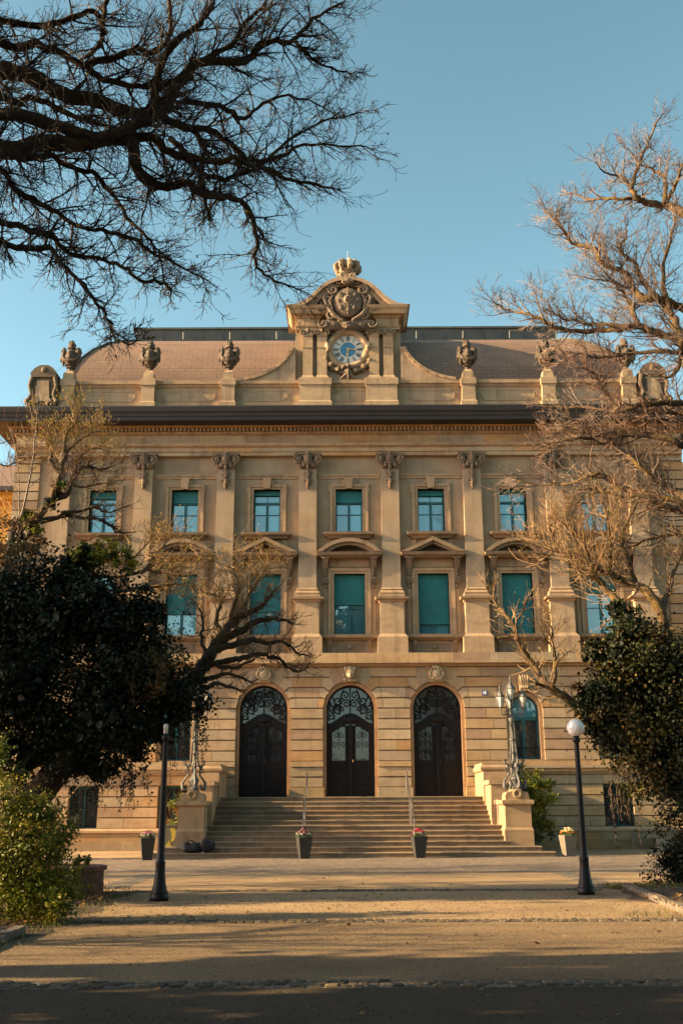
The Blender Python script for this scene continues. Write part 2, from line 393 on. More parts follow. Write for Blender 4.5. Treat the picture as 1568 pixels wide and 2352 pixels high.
def wall_holes(mb, x0, x1, z0, z1, holes, yf, yb, tint=BASE):
    xs = sorted(set([x0, x1] + [h[i] for h in holes for i in (0, 1)]))
    for a, b in zip(xs, xs[1:]):
        zz = sorted([(h[2], h[3]) for h in holes if h[0] <= a+1e-6 and h[1] >= b-1e-6]); z = z0
        for h0, h1 in zz:
            if h0 > z: mb.box(a, b, yf, yb, z, h0, tint)
            z = h1
        if z < z1: mb.box(a, b, yf, yb, z, z1, tint)

# --- ground floor: rusticated courses that bend into voussoirs over the arches
JZ = [7.34-0.43*k for k in range(10)]         # 7.34 ... 3.47
DOORS = [-1, 0, 1]; AW = [-2, 2]
gf = MB()
def arch_of(k):
    return dict(c=AX+k*B, r=1.13, sp=5.60, s=1.0) if k in DOORS else dict(c=AX+k*B, r=0.76, sp=5.52, s=0.85)
def course_block(pts, y0=D, tint=None):
    """backing prism, and a front slab whose joints are cut back"""
    t = tint or pick()
    gf.poly_y(pts, y0+0.07, y0+0.55, (0.30, 0.21, 0.13))
    cx = sum(p[0] for p in pts)/len(pts); cz = sum(p[1] for p in pts)/len(pts)
    zs = [p[1] for p in pts]; zl, zh = min(zs), max(zs); xs = [p[0] for p in pts]; xl, xh = min(xs), max(xs)
    q = [(x, z + (0.024 if z < cz else -0.024)) for x, z in pts]
    gf.poly_y(q, y0+0.015, y0+0.08, t)
    q2 = [(cx+(x-cx)*(1-0.02/max(0.2, (xh-xl)/2)*0.5), z + (0.036 if z < cz else -0.036)) for x, z in pts]
    gf.poly_y(q2, y0, y0+0.03, t)
ANG = [20.8, 39, 56, 74]; BX = [1.185, 1.08, 0.84, 0.45]
def half_width(a, z):
    """half opening width of arch a at height z (below or on its springing)"""
    return a['r']
def split_run(x0, x1, z0, z1):
    x = x0; first = True
    while x < x1-1e-6:
        wd = rng.uniform(0.75, 1.5)
        e = x + wd
        if x1-e < 0.55: e = x1
        yield x, e; x = e
def plain(x0, x1, z0, z1, y0=D):
    """a run of blocks: the joint between two neighbours shows only as a change of stone"""
    for a, b in split_run(x0, x1, z0, z1):
        t = pick()
        gf.box(a, b, y0+0.07, y0+0.55, z0, z1, (0.30, 0.21, 0.13))
        gf.box(a+0.003, b-0.003, y0+0.015, y0+0.08, z0+0.022, z1-0.022, t)
        gf.box(a+0.008, b-0.008, y0, y0+0.03, z0+0.034, z1-0.034, t)
opens = sorted(DOORS + AW)
for ci in range(9):
    z1, z0 = JZ[ci], JZ[ci+1]
    if z0 >= 5.60-0.02 - 0.0:                  # courses above the springing: 7.34-6.91-6.48-6.05-5.62
        run_x = XL
        for k in opens:
            a = arch_of(k); lo_i = 3-ci           # index into ANG of the upper joint
            sfac = 1.0 if k in DOORS else 0.72
            def jp(i, side, a=a, sfac=sfac):       # arch point and bend point of joint i (-1 is the springing)
                if i < 0: return (a['c']+side*a['r'], a['sp']), (a['c']+side*(a['r']+0.1), a['sp']), 0.0
                an = R(ANG[i]); ap = (a['c']+side*a['r']*math.cos(an), a['sp']+a['r']*math.sin(an))
                zb = JZ[3-i]
                bx = BX[i] if k in DOORS else (0.98, 0.78, 0.56, 0.30)[i]
                return ap, (a['c']+side*bx, zb), an
            for side in (-1, 1):
                apU, bU, anU = jp(lo_i, side); apL, bL, anL = jp(lo_i-1, side)
                arc = [(a['c']+side*a['r']*math.cos(anL+(anU-anL)*t/4), a['sp']+a['r']*math.sin(anL+(anU-anL)*t/4)) for t in range(5)]
                if lo_i == 0: bL = (bL[0], z0); arc = [(a['c']+side*a['r'], z0)] + arc
                outer = max(abs(bU[0]-a['c']), abs(bL[0]-a['c'])) + (0.12 if lo_i < 3 else 0.02)
                ex = a['c']+side*outer
                pts = arc + [bU, (ex, bU[1]), (ex, bL[1]), bL]
                course_block(pts)
                if side == -1:
                    if ex > run_x: plain(run_x, ex, z0, z1)
                else: run_x = ex
        plain(run_x, XR, z0, z1)
        if ci == 0:
            for k in DOORS: gf.box(AX+k*B-0.55, AX+k*B+0.55, D+0.15, D+0.5, 6.80, 7.33, (0.3, 0.21, 0.13))
            for k in AW: c_ = AX+k*B; gf.box(c_-0.30, c_+0.30, D+0.0, D+0.5, z0+0.034, z1-0.034, pick()); gf.box(c_-0.31, c_+0.31, D+0.07, D+0.5, z0, z1, (0.3, 0.21, 0.13))
    else:
        x = XL
        for k in [-3]+opens+[3]:
            a = arch_of(k)
            hw = a['r'] if k in opens else 0.62
            plain(x, a['c']-hw, z0, z1); x = a['c']+hw
        plain(x, XR, z0, z1)
# lower courses of the door piers and the ledge zone
x = XL
for k in DOORS:
    a = arch_of(k); x0 = AX-1.5*B-0.15 if k == -1 else x
    x1 = a['c']-a['r']
    gf.box(x0 if k > -1 else XL, x1, D-0.05, D+0.5, 3.26, 3.47, pick())
    for za, zb in ((2.85, 3.25), (2.44, 2.84)):
        gf.box(x0, x1, D+0.07, D+0.5, za-0.01, zb+0.01, (0.3, 0.21, 0.13)); t = pick()
        gf.box(x0+0.012, x1-0.012, D, D+0.08, za+0.025, zb-0.025, t)
    gf.box(x0-0.03, x1+0.05, D-0.08, D+0.5, 2.0, 2.436, pick())
    x = a['c']+a['r']
gf.box(x, XR, D-0.05, D+0.5, 3.26, 3.47, pick())
x1 = AX+1.5*B+0.15
for za, zb in ((2.85, 3.25), (2.44, 2.84)):
    gf.box(x, x1, D+0.07, D+0.5, za-0.01, zb+0.01, (0.3, 0.21, 0.13)); gf.box(x+0.012, x1-0.012, D, D+0.08, za+0.025, zb-0.025, pick())
gf.box(x-0.05, x1, D-0.08, D+0.5, 2.0, 2.436, pick())
# the side openings of bays +-3 are closed above by a flat lintel inside the courses: jamb lining
gfo = part(gf, 'ground_floor_wall', M['block'], bld)

# --- basement wall, ledge and base plinth either side of the stairs
BZ = [2.93, 2.52, 2.10, 1.69, 1.28, 0.86]
BW = {-3: 0.60, -2: 0.60, 2: 0.60, 3: 0.60}
def plainb(mb, x0, x1, z0, z1, y0):
    for a, b in split_run(x0, x1, z0, z1):
        t = pick(); mb.box(a, b, y0+0.06, y0+0.5, z0, z1, (0.28, 0.20, 0.12))
        mb.box(a+0.008, b-0.008, y0, y0+0.07, z0+0.025, z1-0.025, t)
for sgn in (-1, 1):
    bs = MB(); xa, xb = (XL-0.05, AX-1.5*B-0.2) if sgn < 0 else (AX+1.5*B+0.2, XR+0.05)
    ks = (-3, -2) if sgn < 0 else (2, 3)
    for i in range(5):
        z1, z0 = BZ[i], BZ[i+1]; x = xa
        if i == 0: plainb(bs, xa, xb, z0, z1, D-0.12); continue
        for k in ks:
            plainb(bs, x, AX+k*B-0.60, z0, z1, D-0.12); x = AX+k*B+0.60
        plainb(bs, x, xb, z0, z1, D-0.12)
    for (za, zb, yp) in ((3.16, 3.27, 0.36), (3.02, 3.16, 0.28), (2.93, 3.02, 0.20)):
        bs.box(xa, xb, D-yp, D+0.45, za, zb, pick())
    bs.poly_x([(D-0.30, 0.70), (D-0.30, 0.78), (D-0.20, 0.86), (D+0.4, 0.86), (D+0.4, 0.70)], xa-0.1, xb, TRIM)
    x = xa-0.08
    while x < xb:
        e = min(xb, x+rng.uniform(0.8, 1.5)); t = tuple(v*0.72 for v in pick())
        bs.box(x, e-0.006, D-0.24, D+0.4, -0.2, 0.36, t); bs.box(x, e-0.006, D-0.235, D+0.4, 0.362, 0.70, tuple(v*0.8 for v in pick())); x = e
    part(bs, 'basement_wall', M['block'], bld)

# --- upper wall with its window openings
uw = MB(); holes = []
for k in range(-3, 4):
    c = AX+k*B; holes += [(c-0.585, c+0.585, 13.20, 15.23), (c-0.665, c+0.665, 8.72, 11.40)]
wall_holes(uw, XL+0.35, XR-0.35, 7.86, 16.75, holes, UW, UW+0.5)
uw.box(XL+0.3, XR-0.3, UW+0.9, UW+20, 0, 18, BASE)          # the body of the house behind the front
part(uw, 'upper_wall', M['wall'], bld)
bands = MB(); bands.tint = TRIM                                # flat band between the capitals, apron fields
for k in range(-3, 4):
    c = AX+k*B
    for z0, z1, y in ((15.72, 15.83, 0.05), (15.83, 15.93, 0.09)): bands.box(c-B/2+0.42, c+B/2-0.42, UW-y, UW+0.02, z0, z1)
part(bands, 'wall_band', M['trim'], bld)

# --- quoin strips at both corners
for sx in (-1, 1):
    q = MB(); x0, x1 = (XL, XL+1.12) if sx < 0 else (XR-1.12, XR)
    z = 7.86
    while z < 16.7:
        t = pick(); q.box(x0, x1, UW-0.10, UW+1.2, z+0.03, z+0.40, tuple(v*0.9 for v in t)); q.box(x0+0.03, x1-0.03, UW-0.04, UW+1.1, z-0.01, z+0.43, (0.2, 0.15, 0.1)); z += 0.43
    part(q, 'corner_quoins', M['block'], bld)

# --- string course over the ground floor
s_ = MB(); s_.tint = TRIM
x = XL-0.1
while x < XR+0.1:
    e = min(XR+0.1, x+rng.uniform(1.5, 2.4)); s_.box(x, e-0.008, D-0.36, D+0.6, 7.53, 7.88, pick()); x = e
s_.mould(XL, XR, D-0.04, D+0.6, [(0.0, 7.34), (0.06, 7.36), (0.10, 7.42), (0.33, 7.46), (0.33, 7.53)])
part(s_, 'string_course', M['trim'], bld)

# --- pilasters with pedestal, base and ornate capital
def capital(mb, c, y, hw, z0, z1, t=CARVE):
    h = z1-z0
    mb.frust(c, y+0.12, z0, z0+h*0.62, hw*0.98, 0.16, hw*1.08, 0.22, t)
    mb.box(c-hw*1.62, c+hw*1.62, y-0.24, y+0.3, z1-h*0.12, z1, t); mb.box(c-hw*1.5, c+hw*1.5, y-0.18, y+0.3, z1-h*0.24, z1-h*0.12, t)
    for s in (-1, 1):
        mb.spiral_y((c+s*hw*1.12, y-0.20, z1-h*0.42), h*0.27, 1.6, h*0.075, -s, PI/2, 20, 6, t)
        mb.blob((c+s*hw*1.12, y-0.2, z1-h*0.42), (h*0.13, 0.09, h*0.13), 8, 5, 0, 1, t)
        mb.tube([(c+s*hw*1.3, y-0.16, z1-h*0.60), (c+s*hw*0.9, y-0.12, z0+h*0.25), (c+s*hw*0.75, y-0.06, z0)], [h*0.11, h*0.09, h*0.05], 6, t)
        mb.blob((c+s*hw*0.55, y-0.13, z0+h*0.30), (h*0.16, 0.10, h*0.24), 8, 5, 0.2, 5+s, t)
    mb.blob((c, y-0.22, z0+h*0.62), (h*0.20, 0.12, h*0.32), 10, 6, 0.06, 2, t)
    mb.torus_y((c, y-0.22, z0+h*0.62), h*0.24, h*0.05, 18, 6, t, 1.0, 1.4)
    mb.blob((c, y-0.2, z1-h*0.08), (h*0.14, 0.12, h*0.16), 8, 5, 0.15, 8, t); mb.blob((c, y-0.15, z0+h*0.12), (h*0.12, 0.09, h*0.2), 8, 5, 0.2, 9, t)

def garland(mb, c, y, z0, z1, t=CARVE):
    for i, (zz, r) in enumerate(((0.92, 0.07), (0.80, 0.14), (0.68, 0.12), (0.56, 0.06), (0.42, 0.13), (0.28, 0.12), (0.14, 0.07), (0.03, 0.04))):
        z = z0+(z1-z0)*zz
        mb.blob((c, y-0.07, z), (r, 0.09, r), 8, 5, 0.25, i, t)
        if r > 0.1:
            for s in (-1, 1): mb.blob((c+s*r*0.85, y-0.05, z+0.02), (r*0.55, 0.07, r*0.5), 7, 5, 0.25, i+20, t)

def pilaster(c):
    mb = MB(); mb.tint = BASE
    mb.box(c-0.39, c+0.39, PF, UW+0.01, 10.65, 16.12)
    o = part(mb, 'pilaster', M['wall'], bld)
    mb = MB(); mb.tint = TRIM
    mb.mould(c-0.40, c+0.40, PF, UW, [(0.0, 10.72), (0.04, 10.70), (0.06, 10.64), (0.02, 10.60), (0.10, 10.55), (0.13, 10.48), (0.10, 10.42), (0.15, 10.42), (0.15, 10.29)][::-1])
    part(mb, 'base', M['trim'], o)
    mb = MB(); mb.tint = TRIM
    mb.mould(c-0.50, c+0.50, D-0.12, UW, [(0.0, 10.08), (0.05, 10.10), (0.08, 10.17), (0.20, 10.20), (0.22, 10.29)])
    mb.box(c-0.505, c+0.505, D-0.14, UW, 8.70, 10.08, (0.43, 0.32, 0.20))
    mb.mould(c-0.50, c+0.50, D-0.12, UW, [(0.14, 7.87), (0.14, 8.58), (0.10, 8.62), (0.03, 8.72), (0.0, 8.74)])
    part(mb, 'pedestal', M['trim'], o)
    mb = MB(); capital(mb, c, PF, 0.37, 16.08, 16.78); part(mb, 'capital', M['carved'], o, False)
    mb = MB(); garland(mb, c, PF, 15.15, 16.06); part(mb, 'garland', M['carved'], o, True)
for h in (-3.5, -2.5, -1.5, -0.5, 0.5, 1.5, 2.5, 3.5): pilaster(AX+h*B)

# --- windows
def win_frame(mb, c, hw, z0, z1, y, tz, fr=0.06):
    mb.box(c-hw, c-hw+fr, y, y+0.07, z0, z1); mb.box(c+hw-fr, c+hw, y, y+0.07, z0, z1)
    mb.box(c-hw+fr, c+hw-fr, y, y+0.07, z1-fr, z1); mb.box(c-hw+fr, c+hw-fr, y, y+0.07, z0, z0+fr)
    mb.box(c-0.055, c+0.055, y-0.02, y+0.06, z0+fr, tz-0.045)
    mb.box(c-hw+fr, c+hw-fr, y-0.03, y+0.06, tz-0.045, tz+0.045)
def window(k, low):
    c = AX+k*B; hw = 0.665 if low else 0.585; z0, z1 = (8.72, 11.40) if low else (13.20, 15.23)
    tz = z0+(z1-z0)*(0.70 if low else 0.72); y = UW+0.30
    mb = MB(); win_frame(mb, c, hw, z0, z1, y, tz)
    zb = z0+0.06+(tz-z0)*0.60
    for s in (-1, 1): mb.box(min(c+s*0.055, c+s*(hw-0.06)), max(c+s*0.055, c+s*(hw-0.06)), y+0.005, y+0.045, zb-0.014, zb+0.014)
    mb.box(c-0.015, c+0.015, y+0.01, y+0.05, tz+0.045, z1-0.06)
    fr = part(mb, 'window', M['teal'], bld)
    for xa, xb, za, zc in ((c-hw+0.03, c, z0+0.03, zb), (c, c+hw-0.03, z0+0.03, zb), (c-hw+0.03, c, zb, tz), (c, c+hw-0.03, zb, tz), (c-hw+0.03, c+hw-0.03, tz, z1-0.03)):
        mb = MB(); mb.box(xa, xb, y+0.05, y+0.065, za, zc); part(mb, 'pane', M['pane'], fr)
    drop = ({-3: 0.0, -2: 0.62, -1: 0.58, 0: 0.48, 1: 0.80, 2: 1.0, 3: 0.30}[k] if low else {-3: 0.14, -2: 0.25, -1: 0.08, 0: 0.25, 1: 0.10, 2: 0.05, 3: 0.12}[k])
    if drop > 0:
        mb = MB(); zb = z1-(z1-z0)*drop; n = max(2, int((z1-zb)/0.055)); hh = (z1-zb)/n
        for i in range(n): mb.box(c-hw+0.015, c+hw-0.015, y-0.075, y-0.05, zb+i*hh+0.006, zb+(i+1)*hh-0.004)
        mb.box(c-hw+0.015, c+hw-0.015, y-0.052, y-0.042, zb, z1); mb.box(c-hw+0.01, c+hw-0.01, y-0.09, y-0.04, zb-0.045, zb)
        part(mb, 'blind', M['blind'], fr)
    if not low and k in (-1, 1, 2):
        mb = MB(); mb.box(c-hw+0.02, c+hw-0.02, y-0.12, y-0.09, z0+0.10, z0+0.125); part(mb, 'window_rail', M['platewhite'], fr)
    # stone surround
    mb = MB(); mb.tint = TRIM
    so = hw+0.26
    for s in (-1, 1):
        a, b = sorted((c+s*hw, c+s*(hw+0.13))); mb.box(a, b, UW-0.05, UW+0.46, z0, z1)
        a, b = sorted((c+s*(hw+0.13), c+s*so)); mb.box(a, b, UW-0.10, UW+0.02, z0, z1+0.1)
    mb.box(c-hw-0.13, c+hw+0.13, UW-0.05, UW+0.46, z1, z1+0.12); mb.box(c-so, c+so, UW-0.10, UW+0.02, z1+0.102, z1+0.24)
    if not low:
        for s in (-1, 1):
            a, b = sorted((c+s*so, c+s*(so+0.06))); mb.box(a, b, UW-0.07, UW+0.02, z1-0.18, z1+0.20)
        mb.add(*wedge(c, 0.13, 0.20, z1+0.0, z1+0.52, UW-0.22, UW)); mb.box(c-0.32, c+0.32, UW-0.12, UW+0.01, z1+0.24, z1+0.40)
    part(mb, 'window_surround', M['trim'], fr)
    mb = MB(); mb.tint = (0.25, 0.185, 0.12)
    if not low:
        mb.mould(c-0.86, c+0.86, UW-0.22, UW+0.4, [(0.02, 12.94), (0.05, 13.0), (0.12, 13.04), (0.22, 13.08), (0.24, 13.19)])
    else:
        mb.mould(c-0.98, c+0.98, UW-0.12, UW+0.4, [(0.02, 8.48), (0.06, 8.52), (0.18, 8.58), (0.20, 8.71)])
        for s in (-1, 1): mb.poly_x([(UW-0.16, 8.48), (UW-0.16, 8.34), (UW-0.08, 8.2), (UW-0.04, 8.0), (UW, 7.9), (UW, 8.48)], c+s*0.84-0.09, c+s*0.84+0.09)
        mb.box(c-0.6, c+0.6, UW-0.03, UW, 8.0, 8.36); mb.blob((c, UW-0.04, 8.2), (0.12, 0.06, 0.10), 10, 6, 0.1)
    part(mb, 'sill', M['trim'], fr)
def wedge(c, hb, ht, z0, z1, y0, y1):
    vs = [(c-hb,y0,z0),(c+hb,y0,z0),(c+hb,y1,z0),(c-hb,y1,z0),(c-ht,y0,z1),(c+ht,y0,z1),(c+ht,y1,z1),(c-ht,y1,z1)]
    return vs, [(3,2,1,0),(4,5,6,7),(0,1,5,4),(1,2,6,5),(2,3,7,6),(3,0,4,7)]
def pediment(k):
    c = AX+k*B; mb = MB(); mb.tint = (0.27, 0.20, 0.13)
    zb = 12.05
    mb.mould(c-1.13, c+1.13, UW-0.33, UW+0.1, [(0.05, zb), (0.10, zb+0.03), (0.24, zb+0.08), (0.28, zb+0.20)])
    y1 = UW-0.62
    if k % 2 == 0:                                         # segmental
        hw, rise, th = 1.40, 0.60, 0.16
        Rr = (hw*hw+rise*rise)/(2*rise); cz = zb+0.20+rise-Rr; a0 = math.asin(hw/Rr)
        prev = None
        for i in range(17):
            a = -a0+2*a0*i/16; po = (c+Rr*math.sin(a), cz+Rr*math.cos(a)); pi_ = (c+(Rr-th)*math.sin(a), max(zb+0.2, cz+(Rr-th)*math.cos(a)))
            pm = (c+(Rr-th-0.12)*math.sin(a)*0.93, max(zb+0.2, cz+(Rr-th-0.12)*math.cos(a)))
            if prev: mb.poly_y([prev[0], po, pi_, prev[1]], y1-0.04, UW+0.02); mb.poly_y([prev[1], pi_, pm, prev[2]], y1+0.10, UW+0.02)
            prev = (po, pi_, pm)
        mb.poly_y([(c-1.2, zb+0.2), (c+1.2, zb+0.2), (c+0.8, zb+0.45), (c, zb+0.56), (c-0.8, zb+0.45)], UW-0.04, UW+0.01, (0.25, 0.19, 0.13))
    else:
        hw, rise, th = 1.42, 0.66, 0.17
        for s in (-1, 1):
            mb.poly_y([(c+s*hw, zb+0.20), (c, zb+0.20+rise), (c, zb+0.2+rise-th), (c+s*(hw-0.37), zb+0.20)], y1-0.04, UW+0.02)
            mb.poly_y([(c+s*(hw-0.37), zb+0.202), (c, zb+0.2+rise-th), (c, zb+0.2+rise-th-0.11), (c+s*(hw-0.62), zb+0.202)], y1+0.10, UW+0.02)
        mb.poly_y([(c-0.8, zb+0.2), (c+0.8, zb+0.2), (c, zb+0.6)], UW-0.04, UW+0.01, (0.25, 0.19, 0.13))
        for s in (-1, 1): mb.poly_y([(c+s*0.98, zb+0.2), (c+s*0.92, zb+0.75), (c+s*0.80, zb+0.88), (c+s*0.7, zb+0.9), (c+s*0.7, zb+0.2)], UW-0.06, UW+0.01, (0.42, 0.31, 0.19))
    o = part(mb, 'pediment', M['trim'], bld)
    mb = MB(); mb.tint = TRIM
    mb.box(c-0.86, c+0.86, UW-0.04, UW, 11.66, 12.04); mb.mould(c-0.9, c+0.9, UW, UW+0.1, [(0.02, 11.64), (0.08, 11.68), (0.02, 11.70)])
    part(mb, 'frieze_panel', M['trim'], o)
    for s in (-1, 1):
        mb = MB(); mb.tint = CARVE; x = c+s*1.03
        mb.poly_x([(UW, 12.06), (UW-0.40, 12.06), (UW-0.40, 11.90), (UW-0.26, 11.7), (UW-0.12, 11.5), (UW-0.10, 11.25), (UW-0.16, 11.12), (UW-0.14, 11.0), (UW-0.06, 10.92), (UW, 10.88)], x-0.12, x+0.12)
        mb.box(x-0.17, x+0.17, UW-0.48, UW, 11.98, 12.06)
        for i in range(6): mb.blob((x, UW-0.24+0.025*i, 11.82-0.1*i), (0.075, 0.06, 0.055), 8, 5, 0.1, i)
        mb.spiral_y((x, UW-0.15, 11.08), 0.12, 1.2, 0.03, s, 0, 12, 5)
        mb.box(x-0.09, x+0.09, UW-0.04, UW, 8.75, 10.9, TRIM); mb.blob((x, UW-0.08, 10.82), (0.08, 0.06, 0.09), 8, 5, 0.1)
        part(mb, 'console', M['carved'], o)
for k in range(-3, 4):
    window(k, True); window(k, False); pediment(k)

# --- entablature and main cornice
e = MB(); e.tint = TRIM; x = XL-0.02
for (z0, z1, y, dx) in ((16.75, 16.92, D+0.02, 0.05), (16.922, 17.10, D-0.03, 0.08)):
    x = XL
    while x < XR: b = min(XR, x+rng.uniform(1.6, 2.6)); e.box(x, b-0.006, y, UW+0.5, z0, z1, pick()); x = b
e.mould(XL, XR, D-0.03, UW+3, [(0.0, 17.10), (0.05, 17.13), (0.12, 17.18), (0.14, 17.28), (0.02, 17.30)])
x = XL
while x < XR: b = min(XR, x+rng.uniform(1.6, 2.6)); e.box(x, b-0.006, D+0.03, UW+3, 17.30, 17.82, pick()); x = b
e.mould(XL, XR, D+0.0, UW+3, [(0.0, 17.72), (0.08, 17.76), (0.14, 17.80), (0.16, 17.82)])
e.box(XL-0.12, XR+0.12, D-0.12, UW+3, 17.82, 18.02, (0.30, 0.2, 0.12))
x = XL-0.2
while x < XR+0.2: e.box(x, x+0.10, D-0.24, D-0.1, 17.84, 18.0, TRIM); x += 0.175
e.mould(XL, XR, D, UW+3, [(0.24, 18.0), (0.34, 18.03), (0.42, 18.08), (0.95, 18.09), (0.95, 18.12)], (0.42, 0.26, 0.13))
ent = part(e, 'entablature', M['trim'], bld)
e = MB(); e.mould(XL, XR, D, UW+3, [(0.90, 18.05), (1.00, 18.06), (1.02, 18.22), (1.06, 18.24), (1.08, 18.36), (1.14, 18.44), (1.18, 18.62), (1.18, 18.68), (0.9, 18.70)])
part(e, 'cornice', M['fascia'], bld)

# --- attic with panels, piers and urns
AT = D+0.10
a = MB(); a.tint = BASE
AL, AR = AX-12.95, AX+12.95
a.box(AL, AR, AT, AT+0.5, 18.6, 20.36); a.mould(AL, AR, AT, AT+0.5, [(0.0, 20.02), (0.05, 20.06), (0.09, 20.14), (0.16, 20.18), (0.17, 20.34), (0.1, 20.36)], TRIM)
a.box(AL, AR, AT-0.06, AT+0.1, 18.6, 19.32, TRIM)
part(a, 'attic_wall', M['trim'], bld)
pier_x = [AX+h*B for h in (-3.5, -2.5, -1.5, 1.5, 2.5, 3.5)]
spans = [(-3.5, -2.5), (-2.5, -1.5), (-1.5, -0.5), (-0.5, 0.5), (0.5, 1.5), (1.5, 2.5), (2.5, 3.5)]
for h0, h1 in spans:
    x0 = AX+h0*B+(0.42 if abs(h0) > 1 else 0.78)+0.18; x1 = AX+h1*B-(0.42 if abs(h1) > 1 else 0.78)-0.18
    mb = MB(); t = 0.03
    for (za, zb) in ((19.36, 19.42), (19.84, 19.90)): mb.box(x0+0.12, x1-0.12, AT-t, AT+0.02, za, zb, TRIM)
    for xa in (x0, x1-0.06): mb.box(xa, xa+0.06, AT-t, AT+0.02, 19.50, 19.76, TRIM)
    mb.poly_y([(x0+0.1, 19.42), (x1-0.1, 19.42), (x1-0.05, 19.5), (x1-0.05, 19.76), (x1-0.1, 19.84), (x0+0.1, 19.84), (x0+0.05, 19.76), (x0+0.05, 19.5)], AT-0.012, AT+0.02, (0.40, 0.31, 0.2))
    part(mb, 'attic_panel', M['trim'], bld)
def attic_pier(c, hw):
    mb = MB(); mb.tint = (0.44, 0.33, 0.205)
    mb.box(c-hw, c+hw, AT-0.30, AT+0.5, 19.28, 20.05); mb.mould(c-hw, c+hw, AT-0.30, AT+0.5, [(0.06, 18.6), (0.06, 19.22), (0.0, 19.30)])
    mb.mould(c-hw, c+hw, AT-0.30, AT+0.5, [(0.0, 20.02), (0.05, 20.06), (0.05, 20.36), (0.02, 20.38)])
    return part(mb, 'attic_pier', M['trim'], bld)
def urn(c):
    mb = MB(); t = (0.115, 0.09, 0.065); y = AT+0.0; z = 20.38
    mb.frust(c, y, z, z+0.30, 0.27, 0.27, 0.25, 0.25, (0.4, 0.3, 0.18)); mb.frust(c, y, z+0.30, z+0.44, 0.25, 0.25, 0.14, 0.14, (0.4, 0.3, 0.18))
    mb.lathe([(0.14, 0.42), (0.12, 0.55), (0.22, 0.60), (0.20, 0.66), (0.28, 0.70), (0.34, 0.85), (0.36, 1.05), (0.28, 1.22), (0.30, 1.30), (0.17, 1.36), (0.14, 1.46), (0.22, 1.50), (0.20, 1.58), (0.10, 1.66)], (c, y, z), 12, t)
    for i, (dx, dy, dz, r) in enumerate([(0, 0, 1.68, 0.17), (0.11, -0.05, 1.62, 0.12), (-0.11, -0.04, 1.62, 0.12), (0, -0.1, 1.6, 0.12), (0, 0, 1.80, 0.09)]): mb.blob((c+dx, y+dy, z+dz), r, 8, 6, 0.3, i, t)
    for s in (-1, 1):                                      # handles as scrolled heads with drapery
        mb.blob((c+s*0.36, y-0.08, z+1.28), (0.15, 0.16, 0.22), 8, 6, 0.25, 3+s, t); mb.spiral_y((c+s*0.38, y-0.14, z+1.32), 0.16, 1.3, 0.05, s, PI/2, 14, 6, t)
        mb.blob((c+s*0.42, y-0.05, z+1.02), (0.12, 0.15, 0.20), 8, 6, 0.3, 8+s, t); mb.tube([(c+s*0.40, y-0.2, z+1.10), (c+s*0.25, y-0.34, z+0.86), (c, y-0.38, z+0.80)], [0.05, 0.085, 0.09], 6, t)
        mb.tube([(c+s*0.36, y-0.15, z+0.98), (c+s*0.34, y-0.16, z+0.72), (c+s*0.28, y-0.14, z+0.62)], [0.08, 0.06, 0.02], 6, t)
    mb.blob((c, y-0.36, z+1.12), (0.12, 0.09, 0.16), 8, 6, 0.25, 4, t)
    rj = random.Random(int(c*10)); mb.v = [(c+(x-c)*0.92+rj.uniform(-.012, .012), yy+rj.uniform(-.012, .012), z+(zz-z)*1.07+rj.uniform(-.012, .012)) for x, yy, zz in mb.v]
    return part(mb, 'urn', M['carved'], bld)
for c in pier_x: attic_pier(c, 0.30); urn(c)
for h in (-0.5, 0.5): attic_pier(AX+h*B*0.83, 0.70)
def corner_ornament(sx):
    c = AX+sx*13.75; mb = MB(); t = (0.15, 0.115, 0.078); y = AT
    mb.frust(c, y, 18.62, 19.05, 0.74, 0.45, 0.66, 0.42, t); mb.frust(c, y, 19.05, 20.45, 0.62, 0.40, 0.50, 0.36, t)
    mb.poly_y([(c-0.55, 20.42), (c+0.55, 20.42), (c+0.60, 20.62), (c+0.42, 20.86), (c+0.18, 21.0), (c-0.18, 21.0), (c-0.42, 20.86), (c-0.60, 20.62)], y-0.46, y+0.4, t)
    mb.poly_y([(c-0.34, 19.25), (c+0.34, 19.25), (c+0.26, 20.25), (c-0.26, 20.25)], y-0.46, y, (0.42, 0.32, 0.2))
    mb.blob((c, y-0.40, 20.76), (0.16, 0.14, 0.16), 10, 6, 0.05, 1, t)
    for s in (-1, 1):
        mb.tube([(c+s*0.52, y-0.4, 20.4), (c+s*0.60, y-0.42, 20.0), (c+s*0.50, y-0.42, 19.6), (c+s*0.62, y-0.42, 19.3)], [0.11, 0.09, 0.08, 0.12], 7, t)
        for i in range(5): mb.blob((c+s*(0.3+0.09*i), y-0.45, 19.15+0.08*math.sin(i*2)), 0.13, 8, 5, 0.3, i+9, CARVE)
    part(mb, 'corner_ornament', M['carved'], bld)
    mb = MB(); xx = sorted((AX+sx*12.9, AX+sx*13.3)); mb.box(xx[0], xx[1], AT+0.05, AT+0.5, 18.6, 20.3); mb.box(xx[0]+0.1, xx[1]-0.12, AT+0.0, AT+0.1, 19.35, 19.9, TRIM)
    part(mb, 'attic_return', M['trim'], bld)
for sx in (-1, 1): corner_ornament(sx)

